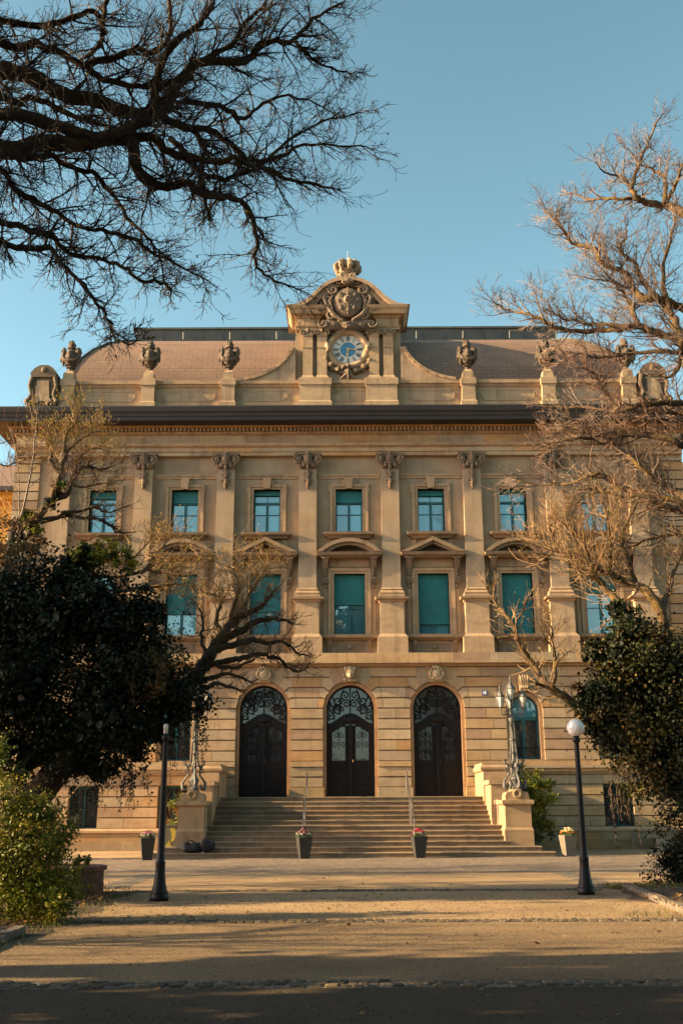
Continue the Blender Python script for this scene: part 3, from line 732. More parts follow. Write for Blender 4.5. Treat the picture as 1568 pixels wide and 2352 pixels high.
# --- curved roof: rings of one profile, with slate courses laid by uv
def roof_mesh():
    prof = [(0.0, 20.45), (0.12, 20.95), (0.32, 21.5), (0.62, 22.1), (1.02, 22.7), (1.55, 23.25), (2.2, 23.7), (3.0, 24.05), (4.0, 24.35), (5.2, 24.5)]
    x0, x1, y0, y1 = AX-13.15, AX+13.15, D+0.75, D+19
    vs, fs, uvs = [], [], []; L = 0
    Ls = [0]
    for i in range(1, len(prof)): Ls.append(Ls[-1]+math.hypot(prof[i][0]-prof[i-1][0], prof[i][1]-prof[i-1][1]))
    def ring(d): return [(x0+d, y1-d), (x0+d, y0+d), (x1-d, y0+d), (x1-d, y1-d)]
    for i in range(len(prof)-1):
        a, b = ring(prof[i][0]), ring(prof[i+1][0])
        for k in range(4):
            p = [(*a[k], prof[i][1]), (*a[(k+1)%4], prof[i][1]), (*b[(k+1)%4], prof[i+1][1]), (*b[k], prof[i+1][1])]
            o = len(vs); vs += p; fs.append((o, o+1, o+2, o+3))
            ax = 1 if k in (0, 2) else 0
            uvs += [(p[0][ax], Ls[i]), (p[1][ax], Ls[i]), (p[2][ax], Ls[i+1]), (p[3][ax], Ls[i+1])]
    o = len(vs); vs += [(*q, prof[-1][1]) for q in ring(prof[-1][0])]; fs.append((o, o+1, o+2, o+3)); uvs += [(0, 0)]*4
    me = bpy.data.meshes.new('roof'); me.from_pydata(vs, [], fs)
    uv = me.uv_layers.new(name='UVMap'); uv.data.foreach_set('uv', [c for q in uvs for c in q])
    me.materials.append(M['roof']); ob = bpy.data.objects.new('roof', me); col.objects.link(ob); ob.parent = bld; ob.location = -Vector(bld.location)
    return ob
rf = roof_mesh()
mb = MB()
x0, x1 = AX-11.15, AX+11.05
mb.add([(x0+0.15, D+6.5, 24.2), (x1-0.15, D+6.5, 24.2), (x1-0.15, D+12, 24.2), (x0+0.15, D+12, 24.2), (x0, D+6.2, 25.86), (x1, D+6.2, 25.86), (x1, D+12, 25.86), (x0, D+12, 25.86)],
       [(3,2,1,0),(4,5,6,7),(0,1,5,4),(1,2,6,5),(2,3,7,6),(3,0,4,7)])
mb.box(x0-0.08, x1+0.08, D+6.1, D+12, 25.86, 25.96)
xx = x0+0.4
while xx < x1: mb.box(xx, xx+0.03, D+6.24, D+6.6, 24.4, 25.86); xx += 1.05
part(mb, 'roof_lantern', M['zinc'], rf)
mb = MB()
for sx in (-1, 1):                                          # hip flashing and snow hooks
    mb.tube([(AX+sx*(13.15-d), D+0.75+d, z+0.02) for d, z in ((0.0, 20.45), (0.12, 20.95), (0.32, 21.5), (0.62, 22.1), (1.02, 22.7), (1.55, 23.25), (2.2, 23.7), (3.0, 24.05))], 0.07, 6)
for i in range(10):
    mb.tube([(AX-10.4+i*2.3, D+3.3, 23.95), (AX-10.4+i*2.3, D+3.2, 24.3)], 0.02, 4)
mb.box(AX-13.1, AX+13.1, D+0.62, D+0.78, 20.30, 20.52)
part(mb, 'roof_flashing', M['zinc'], rf)

# --- entrance doors in their arches
def arch_pts(c, r, sp, n=20, a0=0.0, a1=PI): return [(c+r*math.cos(a0+(a1-a0)*i/n), sp+r*math.sin(a0+(a1-a0)*i/n)) for i in range(n+1)]
def arch_ring(mb, c, r0, r1, sp, zb, y0, y1, tint, n=20):
    o = [(c+r1, zb)] + arch_pts(c, r1, sp, n) + [(c-r1, zb)]; i_ = [(c+r0, zb)] + arch_pts(c, r0, sp, n) + [(c-r0, zb)]
    for k in range(len(o)-1): mb.poly_y([o[k], o[k+1], i_[k+1], i_[k]], y0, y1, tint)
def scrolls(mb, c, y, items, th):
    for (dx, z, r, turns, st) in items:
        for s in (-1, 1): mb.spiral_y((c+s*dx, y, z), r, turns, th, s, st if s > 0 else PI-st, 18, 4)
def door(k):
    c = AX+k*B; zb = 2.04; sp = 5.60
    mb = MB(); arch_ring(mb, c, 1.0, 1.13, sp, zb, D+0.10, D+0.5, (0.44, 0.27, 0.14))
    y = D+0.46
    for s in (-1, 1):
        a, b = sorted((c+s*1.13, c+s*1.17))
    dr = part(mb, 'door', M['trim'], bld)
    mb = MB(); arch_ring(mb, c, 0.93, 1.0, sp, zb, y-0.04, y+0.1, BASE)
    # ogee transom over the leaves
    tp = [(c+1.0, 5.02), (c+0.8, 5.05), (c+0.5, 5.24), (c+0.25, 5.40), (c, 5.46), (c-0.25, 5.40), (c-0.5, 5.24), (c-0.8, 5.05), (c-1.0, 5.02)]
    for i in range(8): mb.poly_y([tp[i], tp[i+1], (tp[i+1][0], tp[i+1][1]-0.42), (tp[i][0], tp[i][1]-0.42)], y-0.06, y+0.1)
    mb.box(c-0.08, c+0.08, y-0.09, y+0.06, zb, 5.0)
    mb.blob((c, y-0.1, 5.2), (0.28, 0.06, 0.14), 10, 6, 0.2, 3)
    part(mb, 'door_frame', M['wood'], dr)
    glass = M['pane_door'] if k < 1 else M['pane_black']
    mb = MB(); mb.poly_y([p for p in arch_pts(c, 0.95, sp)] + [(c-0.95, 4.9), (c+0.95, 4.9)], y+0.05, y+0.06); part(mb, 'fanlight', glass if k == 0 else (M['pane_door'] if k == -1 else M['pane_black']), dr)
    mb = MB()
    it = [(0.20, 6.20, 0.21, 1.5, -PI/2), (0.17, 5.86, 0.17, 1.4, PI/2), (0.52, 5.98, 0.20, 1.3, PI), (0.56, 5.58, 0.19, 1.4, PI/2), (0.78, 5.66, 0.15, 1.3, -PI/2), (0.80, 5.32, 0.16, 1.3, PI/2), (0.36, 5.62, 0.12, 1.2, 0)]
    scrolls(mb, c, y-0.0, it, 0.028)
    mb.tube([(c, y, 5.45), (c, y, 6.55)], 0.025, 4)
    for s in (-1, 1):
        mb.tube([(c+s*0.45, y, 5.4), (c+s*0.42, y, 5.75), (c+s*0.40, y, 6.1), (c+s*0.28, y, 6.42)], 0.03, 4)
        mb.tube([(c+s*0.66, y, 5.2), (c+s*0.72, y, 5.6), (c+s*0.62, y, 5.85), (c+s*0.75, y, 6.15)], 0.028, 4)
        mb.tube([(c+s*0.9, y, 5.15), (c+s*0.88, y, 5.5)], 0.025, 4)
        mb.blob((c+s*0.62, y, 5.75), (0.07, 0.03, 0.09), 6, 4, 0.2); mb.blob((c+s*0.85, y, 5.85), (0.06, 0.03, 0.08), 6, 4, 0.2)
    part(mb, 'fanlight_grille', M['iron'], dr)
    for s in (-1, 1):
        mb = MB(); x0, x1 = sorted((c+s*0.08, c+s*0.93))
        xi0, xi1 = sorted((c+s*0.22, c+s*0.76))
        mb.box(x0, xi0, y, y+0.08, zb+0.02, 4.95); mb.box(xi1, x1, y, y+0.08, zb+0.02, 4.95)
        mb.box(xi0, xi1, y, y+0.08, zb+0.02, 3.52); 
        zi, zo = (5.0, 4.76); A = [(c+s*0.22, zi), (c+s*0.76, zo), (c+s*0.76, 5.0), (c+s*0.22, 5.01)]
        mb.poly_y(A, y, y+0.08)
        mb.box(xi0-0.03, xi1+0.03, y-0.02, y, 3.36, 3.44)
        for za, zc in ((2.2, 2.62), (2.74, 3.30)):
            for (xa, xb, z0, z1) in ((xi0-0.02, xi1+0.02, za, za+0.05), (xi0-0.02, xi1+0.02, zc-0.05, zc), (xi0-0.02, xi0+0.03, za+0.05, zc-0.05), (xi1-0.03, xi1+0.02, za+0.05, zc-0.05)): mb.box(xa, xb, y-0.025, y, z0, z1)
            mb.box(xi0+0.1, xi1-0.1, y-0.02, y, za+0.12, zc-0.12)
        lf = part(mb, 'door_leaf', M['wood'], dr)
        mb = MB(); mb.poly_y([(c+s*0.22, 3.52), (c+s*0.76, 3.52), (c+s*0.76, zo), (c+s*0.22, zi)], y+0.05, y+0.06); part(mb, 'door_pane', M['pane_door'] if k == 0 else M['pane_black'], dr)
        mb = MB(); xm = c+s*0.49
        for sx in (-1, 1):
            mb.spiral_y((xm+sx*0.13, y+0.03, 4.55), 0.13, 1.4, 0.016, sx, PI/2, 14, 4); mb.spiral_y((xm+sx*0.13, y+0.03, 4.18), 0.13, 1.4, 0.016, sx, -PI/2, 14, 4)
            if k != 0: mb.spiral_y((xm+sx*0.13, y+0.03, 3.86), 0.12, 1.4, 0.016, sx, PI/2, 14, 4); mb.tube([(xm+sx*0.2, y+0.02, 3.55), (xm+sx*0.2, y+0.02, 4.6)], 0.012, 4)
        mb.tube([(xm, y+0.03, 3.55 if k else 4.0), (xm, y+0.03, 4.85)], 0.015, 4)
        part(mb, 'door_grille', M['iron'], dr)
    mb = MB(); mb.blob((c+0.10, y-0.06, 3.50), (0.022, 0.05, 0.022), 8, 5); mb.tube([(c+0.10, y-0.09, 3.46), (c+0.10, y-0.09, 3.54)], 0.012, 6); part(mb, 'door_handle', M['gold'] if k == 0 else M['steel'], dr)
    # keystone with a carved mask
    mb = MB(); mb.add(*wedge(c, 0.30, 0.46, 6.70, 7.33, D-0.06, D+0.4), tint=(0.42, 0.31, 0.19)); ko = part(mb, 'keystone', M['block'], bld)
    mb = MB(); t = (0.50, 0.39, 0.24)
    if k == 0:                                             # animal mask
        mb.blob((c, D-0.13, 7.08), (0.19, 0.16, 0.26), 12, 8, 0.08, 3, t); mb.blob((c, D-0.26, 6.95), (0.09, 0.10, 0.11), 8, 6, 0.1, 4, t)
        for s in (-1, 1): mb.blob((c+s*0.17, D-0.12, 7.24), (0.10, 0.1, 0.12), 8, 6, 0.2, 5+s, t); mb.blob((c+s*0.09, D-0.25, 7.10), (0.05, 0.04, 0.04), 6, 5, 0, 1, t); mb.spiral_y((c+s*0.2, D-0.1, 7.0), 0.12, 1.2, 0.035, s, PI/2, 14, 5, t)
        for i in range(7): mb.blob((c-0.21+0.07*i, D-0.09, 6.80-0.03*math.sin(i*PI/6)), (0.05, 0.06, 0.07), 6, 5, 0.2, i, t)
        mb.blob((c, D-0.1, 7.34), (0.2, 0.08, 0.06), 8, 5, 0.15, 2, t)
    else:                                                  # cartouche
        mb.blob((c, D-0.10, 7.04), (0.19, 0.12, 0.20), 12, 8, 0.03, 3, t); mb.torus_y((c, D-0.10, 7.04), 0.23, 0.05, 20, 6, t, 1.05, 1.0)
        for s in (-1, 1): mb.spiral_y((c+s*0.16, D-0.16, 7.24), 0.12, 1.3, 0.04, s, PI/2, 14, 5, t); mb.blob((c+s*0.26, D-0.1, 7.02), (0.06, 0.07, 0.14), 7, 5, 0.2, s+3, t)
        for i in range(6): mb.blob((c-0.18+0.072*i, D-0.10, 6.82), (0.045, 0.05, 0.06), 6, 5, 0.2, i, t)
        mb.blob((c, D-0.13, 7.34), (0.07, 0.08, 0.09), 8, 5, 0.2, 2, t)
    part(mb, 'carved_mask', M['carved'], ko, True)
for k in DOORS: door(k)

# --- ground-floor windows
def gf_window(k):
    c = AX+k*B; arched = k in AW; r = 0.62; sp = 5.52; z0 = 3.54; y = D+0.42
    mb = MB()
    if arched: arch_ring(mb, c, 0.62, 0.76, sp, 3.30, D+0.10, D+0.5, (0.42, 0.28, 0.16))
    else:
        for s in (-1, 1): xa, xb = sorted((c+s*0.56, c+s*0.62)); mb.box(xa, xb, D+0.1, D+0.5, 3.3, 5.62)
        mb.box(c-0.56, c+0.56, D+0.1, D+0.5, 5.55, 5.62)
    mb.box(c-(0.62 if arched else 0.56), c+(0.62 if arched else 0.56), D+0.02, D+0.5, 3.28, 3.52, (0.40, 0.29, 0.18))
    o = part(mb, 'ground_floor_window', M['trim'], bld)
    mb = MB(); hw = 0.62 if arched else 0.56
    if arched: arch_ring(mb, c, 0.54, 0.62, sp, z0, y, y+0.07, BASE)
    else:
        for s in (-1, 1): xa, xb = sorted((c+s*(hw-0.07), c+s*hw)); mb.box(xa, xb, y, y+0.07, z0, 5.55)
    mb.box(c-hw+0.06, c+hw-0.06, y-0.03, y+0.06, 5.12, 5.26); mb.box(c-0.06, c+0.06, y-0.02, y+0.06, z0, 5.12); mb.box(c-hw+0.06, c+hw-0.06, y, y+0.06, z0, z0+0.08)
    part(mb, 'frame', M['teal'], o)
    mb = MB(); mb.box(c-hw+0.03, c+hw-0.03, y+0.04, y+0.05, z0, 5.14); part(mb, 'lower_pane', M['pane_dark'], o)
    mb = MB()
    if arched: mb.poly_y(arch_pts(c, 0.56, sp) + [(c-0.56, 5.2), (c+0.56, 5.2)], y+0.04, y+0.05)
    else: mb.box(c-hw+0.03, c+hw-0.03, y+0.04, y+0.05, 5.2, 5.55)
    part(mb, 'upper_pane', M['pane'] if arched else M['pane_dark'], o)
    mb = MB()
    for s in (-1, 0, 1): mb.box(c-hw, c+hw, D+0.30, D+0.32, 4.02+s*0.0-0.012, 4.02+0.012) if s == 0 else None
    n = 11
    for i in range(n): x = c-hw+0.03+(2*hw-0.06)*i/(n-1); mb.tube([(x, D+0.31, 3.52), (x, D+0.31, 4.02)], 0.011, 4)
    part(mb, 'window_railing', M['iron'], o)
    if arched:
        mb = MB(); t = (0.42, 0.31, 0.19)
        mb.add(*wedge(c, 0.17, 0.26, 6.30, 6.98, D-0.16, D+0.3), tint=t)
        for i in range(4): mb.tube([(c-0.16+i*0.107, D-0.17, 6.95), (c-0.13+i*0.09, D-0.24, 6.75), (c-0.12+i*0.08, D-0.20, 6.52), (c-0.12+i*0.08, D-0.25, 6.38)], [0.05, 0.035, 0.03, 0.05], 6, t)
        part(mb, 'keystone', M['carved'], o)
for k in (-3, -2, 2, 3): gf_window(k)
def basement_window(k):
    c = AX+k*B; z0, z1 = 0.86, 2.52; hw = 0.60; y = D+0.22
    mb = MB(); mb.box(c-hw, c-hw+0.07, y, y+0.07, z0, z1); mb.box(c+hw-0.07, c+hw, y, y+0.07, z0, z1); mb.box(c-hw, c+hw, y-0.005, y+0.07, z1-0.08, z1); mb.box(c-0.04, c+0.04, y-0.01, y+0.06, z0, z1); mb.box(c-hw, c+hw, y-0.005, y+0.06, z0, z0+0.07)
    o = part(mb, 'basement_window', M['teal'], bld)
    mb = MB(); mb.box(c-hw, c+hw, y+0.04, y+0.05, z0, z1); part(mb, 'pane', M['pane_dark'], o)
    mb = MB()
    for i in range(8): x = c-hw+0.08+i*(2*hw-0.16)/7; mb.tube([(x, D+0.06, z0+0.02), (x, D+0.06, z1-0.1)], 0.014, 5)
    for z in (z0+0.16, z0+0.78, z1-0.22): mb.box(c-hw+0.02, c+hw-0.02, D+0.045, D+0.07, z, z+0.03)
    part(mb, 'window_bars', M['iron'], o)
for k in (-3, -2, 2, 3): basement_window(k)
# house number plate
xp = AX+1.55*B; mb = MB(); mb.box(xp-0.115, xp+0.115, D-0.03, D+0.02, 6.13, 6.33); pl = part(mb, 'house_number_plate', M['plate'], bld)
mb = MB(); mb.box(xp-0.055, xp-0.03, D-0.036, D-0.031, 6.17, 6.29); mb.box(xp-0.072, xp-0.055, D-0.036, D-0.031, 6.255, 6.275)
mb.torus_y((xp+0.035, D-0.034, 6.23), 0.038, 0.011, 18, 5, None, 0.8, 1.35); part(mb, 'number', M['platewhite'], pl)

# --- clock gable
GX = AX
g = MB(); g.tint = (0.41, 0.31, 0.20)
g.box(GX-2.42, GX+2.42, D+0.22, D+3.0, 20.3, 23.2); g.box(GX-2.66, GX-2.40, D+0.12, D+3.0, 20.3, 21.9); g.box(GX+2.40, GX+2.66, D+0.12, D+3.0, 20.3, 21.9)
gable = part(g, 'gable', M['wall'], bld)
for sx in (-1, 1):
    mb = MB(); mb.tint = (0.40, 0.30, 0.195)
    cur = [(2.60, 22.0), (2.70, 21.78), (2.86, 21.52), (3.08, 21.26), (3.36, 21.02), (3.7, 20.80), (4.1, 20.62), (4.5, 20.50), (4.9, 20.44)]
    mb.poly_y([(GX+sx*2.4, 20.34), (GX+sx*2.4, 21.98)] + [(GX+sx*x, z) for x, z in cur] + [(GX+sx*4.9, 20.34)], D-0.02, D+0.85)
    for a_, b_ in zip(cur, cur[1:]): mb.poly_y([(GX+sx*a_[0], a_[1]+0.005), (GX+sx*b_[0], b_[1]+0.005), (GX+sx*(b_[0]-0.05), b_[1]-0.13), (GX+sx*(a_[0]-0.12), a_[1]-0.1)], D-0.10, D+0.8, TRIM)
    part(mb, 'scroll_wing', M['trim'], gable)
    for i, dx in enumerate((1.13, 1.78)):
        c = GX+sx*(dx+0.06); mb = MB(); mb.tint = (0.44, 0.33, 0.2); y = D-0.05
        mb.box(c-0.225, c+0.225, y, D+0.22, 20.55, 22.55); mb.box(c-0.235, c+0.235, y-0.03, D+0.22, 21.93, 21.99)
        mb.mould(c-0.225, c+0.225, y, D+0.22, [(0.08, 20.36), (0.08, 20.46), (0.04, 20.52), (0.0, 20.58)])
        o = part(mb, 'gable_pilaster', M['trim'], gable)
        mb = MB(); mb.box(c-0.28, c+0.28, y-0.06, D+0.22, 22.74, 22.84); mb.box(c-0.24, c+0.24, y-0.03, D+0.22, 22.5, 22.75)
        for s in (-1, 1): mb.spiral_y((c+s*0.23, y-0.08, 22.66), 0.13, 1.4, 0.04, -s, PI/2, 14, 6, CARVE)
        mb.blob((c, y-0.08, 22.78), (0.08, 0.08, 0.11), 8, 5, 0.1, 1, CARVE); part(mb, 'gable_capital', M['carved'], gable)
    mb = MB(); mb.tint = (0.44, 0.32, 0.19); xa, xb = sorted((GX+sx*1.30, GX+sx*2.33))
    mb.mould(xa, xb, D-0.02, D+1.5, [(0.04, 22.84), (0.04, 22.94), (0.08, 22.96), (0.10, 23.02), (0.0, 23.04), (0.0, 23.40), (0.06, 23.42), (0.10, 23.50), (0.30, 23.54), (0.34, 23.70), (0.42, 23.78), (0.46, 23.90), (0.3, 23.93)])
    part(mb, 'gable_cornice', M['trim'], gable)
og = [(-2.86, 23.92), (-2.5, 23.95), (-2.2, 24.04), (-1.81, 24.30), (-1.45, 24.66), (-1.1, 25.0), (-0.6, 25.26), (0, 25.34), (0.6, 25.26), (1.1, 25.0), (1.45, 24.66), (1.81, 24.30), (2.2, 24.04), (2.5, 23.95), (2.86, 23.92)]
og = [(q.x, q.z) for q in smooth_path([Vector((x, 0, z)) for x, z in og], 4)]
mb = MB(); mb.tint = (0.42, 0.31, 0.2)
for a_, b_ in zip(og, og[1:]):
    th = 0.17; s = lambda p: (p[0]*0.95, max(23.89, p[1]-th)); s2 = lambda p: (p[0]*0.88, max(23.88, p[1]-th-0.22))
    mb.poly_y([(GX+a_[0], a_[1]), (GX+b_[0], b_[1]), (GX+s(b_)[0], s(b_)[1]), (GX+s(a_)[0], s(a_)[1])], D-0.46, D+2.6)
    mb.poly_y([(GX+s(a_)[0], s(a_)[1]), (GX+s(b_)[0], s(b_)[1]), (GX+s2(b_)[0], s2(b_)[1]), (GX+s2(a_)[0], s2(a_)[1])], D-0.28, D+2.4)
part(mb, 'gable_pediment', M['trim'], gable)
mb = MB(); mb.tint = (0.30, 0.23, 0.155); mb.poly_y([(GX+x*0.86, max(23.0, z-0.3)) for x, z in og], D+0.06, D+0.5); mb.box(GX-0.95, GX+0.95, D+0.1, D+0.3, 22.9, 24.0); part(mb, 'tympanum', M['trim'], gable)
# arms
mb = MB(); t = (0.19, 0.145, 0.10); cz = 24.08; y = D-0.30
mb.blob((GX, y, cz), (0.58, 0.20, 0.68), 20, 12, 0.0, 0, t)
for i, (dx, dz, r) in enumerate([(-0.28, 0.30, 0.09), (0.28, 0.30, 0.09), (-0.26, -0.28, 0.10), (0.26, -0.28, 0.10), (-0.36, 0.02, 0.07), (0.36, 0.02, 0.07), (0, -0.42, 0.08), (0.1, -0.2, 0.06), (-0.12, -0.18, 0.06)]): mb.blob((GX+dx, y-0.17, cz+dz), (r, 0.05, r*1.3), 7, 5, 0.35, i, t)
mb.tube([(GX, y-0.19, cz+0.62), (GX, y-0.21, cz), (GX, y-0.17, cz-0.6)], 0.03, 5, t); mb.tube([(GX-0.54, y-0.08, cz), (GX, y-0.21, cz), (GX+0.54, y-0.08, cz)], 0.03, 5, t)
mb.blob((GX, y-0.20, cz+0.06), (0.17, 0.07, 0.20), 10, 6, 0, 0, (0.33, 0.25, 0.17))
for s in (-1, 1):
    for (dx, dz, r, tr, st, th) in [(0.58, 0.56, 0.24, 1.5, PI/2, 0.085), (0.80, 0.10, 0.20, 1.2, -PI/2, 0.06), (0.62, -0.62, 0.22, 1.3, PI/2, 0.07), (0.95, -0.98, 0.20, 1.3, 0, 0.06), (0.30, -0.86, 0.16, 1.2, -PI/2, 0.06), (0.30, 0.95, 0.16, 1.3, PI/2, 0.06), (1.02, -0.28, 0.14, 1.2, PI/2, 0.05)]:
        mb.spiral_y((GX+s*dx, y-0.06, cz+dz), r, tr, th, -s, st if s > 0 else PI-st, 18, 6, t)
    mb.tube([(GX+s*0.68, y, cz+0.55), (GX+s*0.92, y-0.04, cz+0.2), (GX+s*0.78, y-0.08, cz-0.25), (GX+s*0.55, y-0.1, cz-0.62), (GX+s*0.2, y-0.12, cz-0.85)], [0.06, 0.10, 0.09, 0.11, 0.06], 7, t)
    mb.tube([(GX+s*0.5, y, cz+0.5), (GX+s*0.72, y-0.1, cz+0.05), (GX+s*0.6, y-0.12, cz-0.4)], [0.05, 0.06, 0.04], 6, t)
    for i in range(9): mb.blob((GX+s*(0.45+0.11*i*0.6), y-0.02, cz-0.95-0.06*math.sin(i)), (0.11, 0.09, 0.13), 7, 5, 0.35, i+20, t)
    for i in range(6): mb.blob((GX+s*(0.95+0.03*i), y+0.12, cz+0.42-0.17*i), (0.12, 0.09, 0.12), 7, 5, 0.35, i+40, t)
mb.blob((GX, y-0.12, cz+0.92), (0.26, 0.16, 0.15), 12, 6, 0.03, 0, t)
for i in range(5): mb.tube([(GX-0.2+0.1*i, y-0.2, cz+1.0), (GX-0.17+0.085*i, y-0.25, cz+0.85)], 0.035, 5, t)
mb.blob((GX, y-0.1, cz-1.08), (0.22, 0.16, 0.16), 10, 6, 0.2, 6, t)
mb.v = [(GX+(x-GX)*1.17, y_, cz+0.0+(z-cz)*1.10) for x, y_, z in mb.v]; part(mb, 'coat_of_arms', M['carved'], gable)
mb = MB(); t2 = (0.07, 0.05, 0.035)
for i in range(3):
    for j in range(3):
        x = GX-0.09+0.09*i+0.02*j; z = cz-0.04+0.10*j; mb.poly_y([(x-0.035, z-0.03), (x, z-0.06), (x+0.035, z+0.03), (x, z+0.06)], y-0.285, y-0.26, t2)
part(mb, 'lozenge_shield', M['carved'], gable)
# crown on scrolled neck
mb = MB(); t = (0.36, 0.275, 0.175); cy = D-0.02
for s in (-1, 1): mb.spiral_y((GX+s*0.20, cy-0.36, 25.42), 0.17, 1.5, 0.06, -s, PI/2, 16, 6, t)
mb.lathe([(0.42, 25.10), (0.40, 25.5), (0.32, 25.56), (0.36, 25.62), (0.44, 25.72), (0.46, 25.80)], (GX, cy, 0), 14, t)
for i in range(8):
    a_ = 2*PI*i/8+0.2; p = [(GX+math.cos(a_)*q, cy+math.sin(a_)*q, z) for q, z in ((0.44, 25.74), (0.56, 25.90), (0.57, 26.08), (0.40, 26.24), (0.14, 26.27))]
    mb.tube(p, [0.10, 0.12, 0.12, 0.10, 0.08], 7, t)
    for q in p[1:4]: mb.blob((q[0]*1.0+math.cos(a_)*0.07, q[1]+math.sin(a_)*0.07, q[2]+0.02), 0.06, 6, 5, 0.2, i, t)
mb.blob((GX, cy, 26.26), 0.15, 9, 6, 0.15, 2, t); mb.blob((GX, cy, 26.02), (0.50, 0.50, 0.24), 12, 6, 0.05, 2, t)
part(mb, 'crown', M['carved'], gable)
mb = MB(); mb.tube([(GX, cy, 26.3), (GX, cy, 26.9)], 0.005, 4); part(mb, 'lightning_rod', M['steel'], gable)

# clock
CZ = 21.93; cy = D+0.20
mb = MB(); t = (0.43, 0.32, 0.2); mb.torus_y((GX, cy-0.02, CZ), 0.86, 0.18, 44, 10, t)
for s in (-1, 1): mb.tube([(GX+s*0.98, cy-0.2, CZ+0.28), (GX+s*0.95, cy-0.26, CZ+0.10), (GX+s*0.88, cy-0.27, CZ-0.02), (GX+s*0.98, cy-0.2, CZ-0.18)], [0.05, 0.13, 0.10, 0.04], 8, t); mb.spiral_y((GX+s*0.92, cy-0.24, CZ+0.15), 0.13, 1.2, 0.04, s, 0, 12, 5, t)
clock = part(mb, 'clock', M['trim'], bld, True)
mb = MB(); mb.disc_y((GX, cy-0.02, CZ), 0.72, 0.03); part(mb, 'dial', M['dial'], clock)
mb = MB(); mb.disc_y((GX, cy-0.051, CZ), 0.345, 0.012); mb.torus_y((GX, cy-0.056, CZ), 0.345, 0.012, 30, 5); part(mb, 'dial_centre', M['blue'], clock)
mb = MB(); NUM = ['XII', 'I', 'II', 'III', 'IIII', 'V', 'VI', 'VII', 'VIII', 'IX', 'X', 'XI']
def stroke(a, r0, r1, x0, x1, wd):
    # a bar from (x0, r0) to (x1, r1) in the frame of hour angle a
    ca, sa = math.sin(a), math.cos(a)
    def P(x, r): return (GX+ca*r+sa*x, CZ+sa*r-ca*x)
    mb.poly_y([P(x0-wd, r0), P(x0+wd, r0), P(x1+wd, r1), P(x1-wd, r1)], cy-0.062, cy-0.052)
for i, nm in enumerate(NUM):
    a = 2*PI*i/12; wds = {'I': 0.042, 'V': 0.085, 'X': 0.085}; tot = sum(wds[c_] for c_ in nm); x = -tot/2
    for c_ in nm:
        q = wds[c_]; m_ = x+q/2
        if c_ == 'I': stroke(a, 0.43, 0.66, m_, m_, 0.0115)
        elif c_ == 'V': stroke(a, 0.43, 0.66, m_, m_-0.032, 0.012); stroke(a, 0.43, 0.66, m_, m_+0.032, 0.007)
        else: stroke(a, 0.43, 0.66, m_+0.032, m_-0.032, 0.012); stroke(a, 0.43, 0.66, m_-0.032, m_+0.032, 0.007)
        x += q
part(mb, 'numerals', M['black'], clock)
for nm, a, L, wd in (('minute_hand', R(92), 0.40, 0.022), ('hour_hand', R(186), 0.36, 0.030)):
    mb = MB(); ca, sa = math.sin(a), math.cos(a)
    def P(x, r): return (GX+ca*r+sa*x, CZ+sa*r-ca*x)
    yy = cy-0.09 if 'hour' in nm else cy-0.105
    mb.poly_y([P(-wd*0.6, -0.08), P(wd*0.6, -0.08), P(wd, 0), P(wd*0.6, L*0.6), P(wd*2.0, L*0.72), P(0, L), P(-wd*2.0, L*0.72), P(-wd*0.6, L*0.6), P(-wd, 0)], yy, yy+0.012)
    part(mb, nm, M['gold'], clock)
# wreath and garland under the clock
mb = MB(); t = (0.19, 0.145, 0.10)
for i in range(22):
    a = R(198)+R(144)*i/21; rr_ = 1.17
    mb.blob((GX+math.cos(a)*rr_, cy-0.06, CZ+math.sin(a)*rr_*0.98), (0.14, 0.13, 0.14), 8, 5, 0.35, i, t)
    if i % 3 == 1: mb.blob((GX+math.cos(a)*1.15, cy-0.20, CZ+math.sin(a)*1.13), 0.10, 8, 6, 0.2, i+50, (0.36, 0.27, 0.17)); mb.torus_y((GX+math.cos(a)*1.15, cy-0.22, CZ+math.sin(a)*1.13), 0.09, 0.03, 10, 5, (0.36, 0.27, 0.17))
mb.blob((GX, cy-0.3, CZ-0.90), (0.10, 0.1, 0.10), 8, 6, 0.05, 2, t)
for s in (-1, 1):
    mb.tube([(GX, cy-0.26, CZ-0.9), (GX+s*0.22, cy-0.28, CZ-0.94), (GX+s*0.3, cy-0.24, CZ-1.06)], [0.05, 0.09, 0.03], 6, t)
    mb.tube([(GX+s*0.05, cy-0.2, CZ-1.0), (GX+s*0.10, cy-0.2, CZ-1.3), (GX+s*0.38, cy-0.16, CZ-1.52)], [0.07, 0.08, 0.03], 6, t)
    mb.tube([(GX+s*1.12, cy-0.06, CZ-0.3), (GX+s*1.2, cy-0.08, CZ-0.8), (GX+s*1.1, cy-0.06, CZ-1.15)], [0.05, 0.08, 0.04], 6, t)
    for i in range(7): a = R(60)-R(75)*i/6; mb.blob((GX+s*math.cos(a)*1.14, cy-0.02, CZ+math.sin(a)*1.14), (0.09, 0.09, 0.12), 7, 5, 0.35, i, t)
mb.tube([(GX, cy-0.22, CZ-0.9), (GX, cy-0.24, CZ-1.2), (GX, cy-0.2, CZ-1.55)], [0.08, 0.10, 0.03], 7, t)
part(mb, 'garland', M['carved'], gable, False)

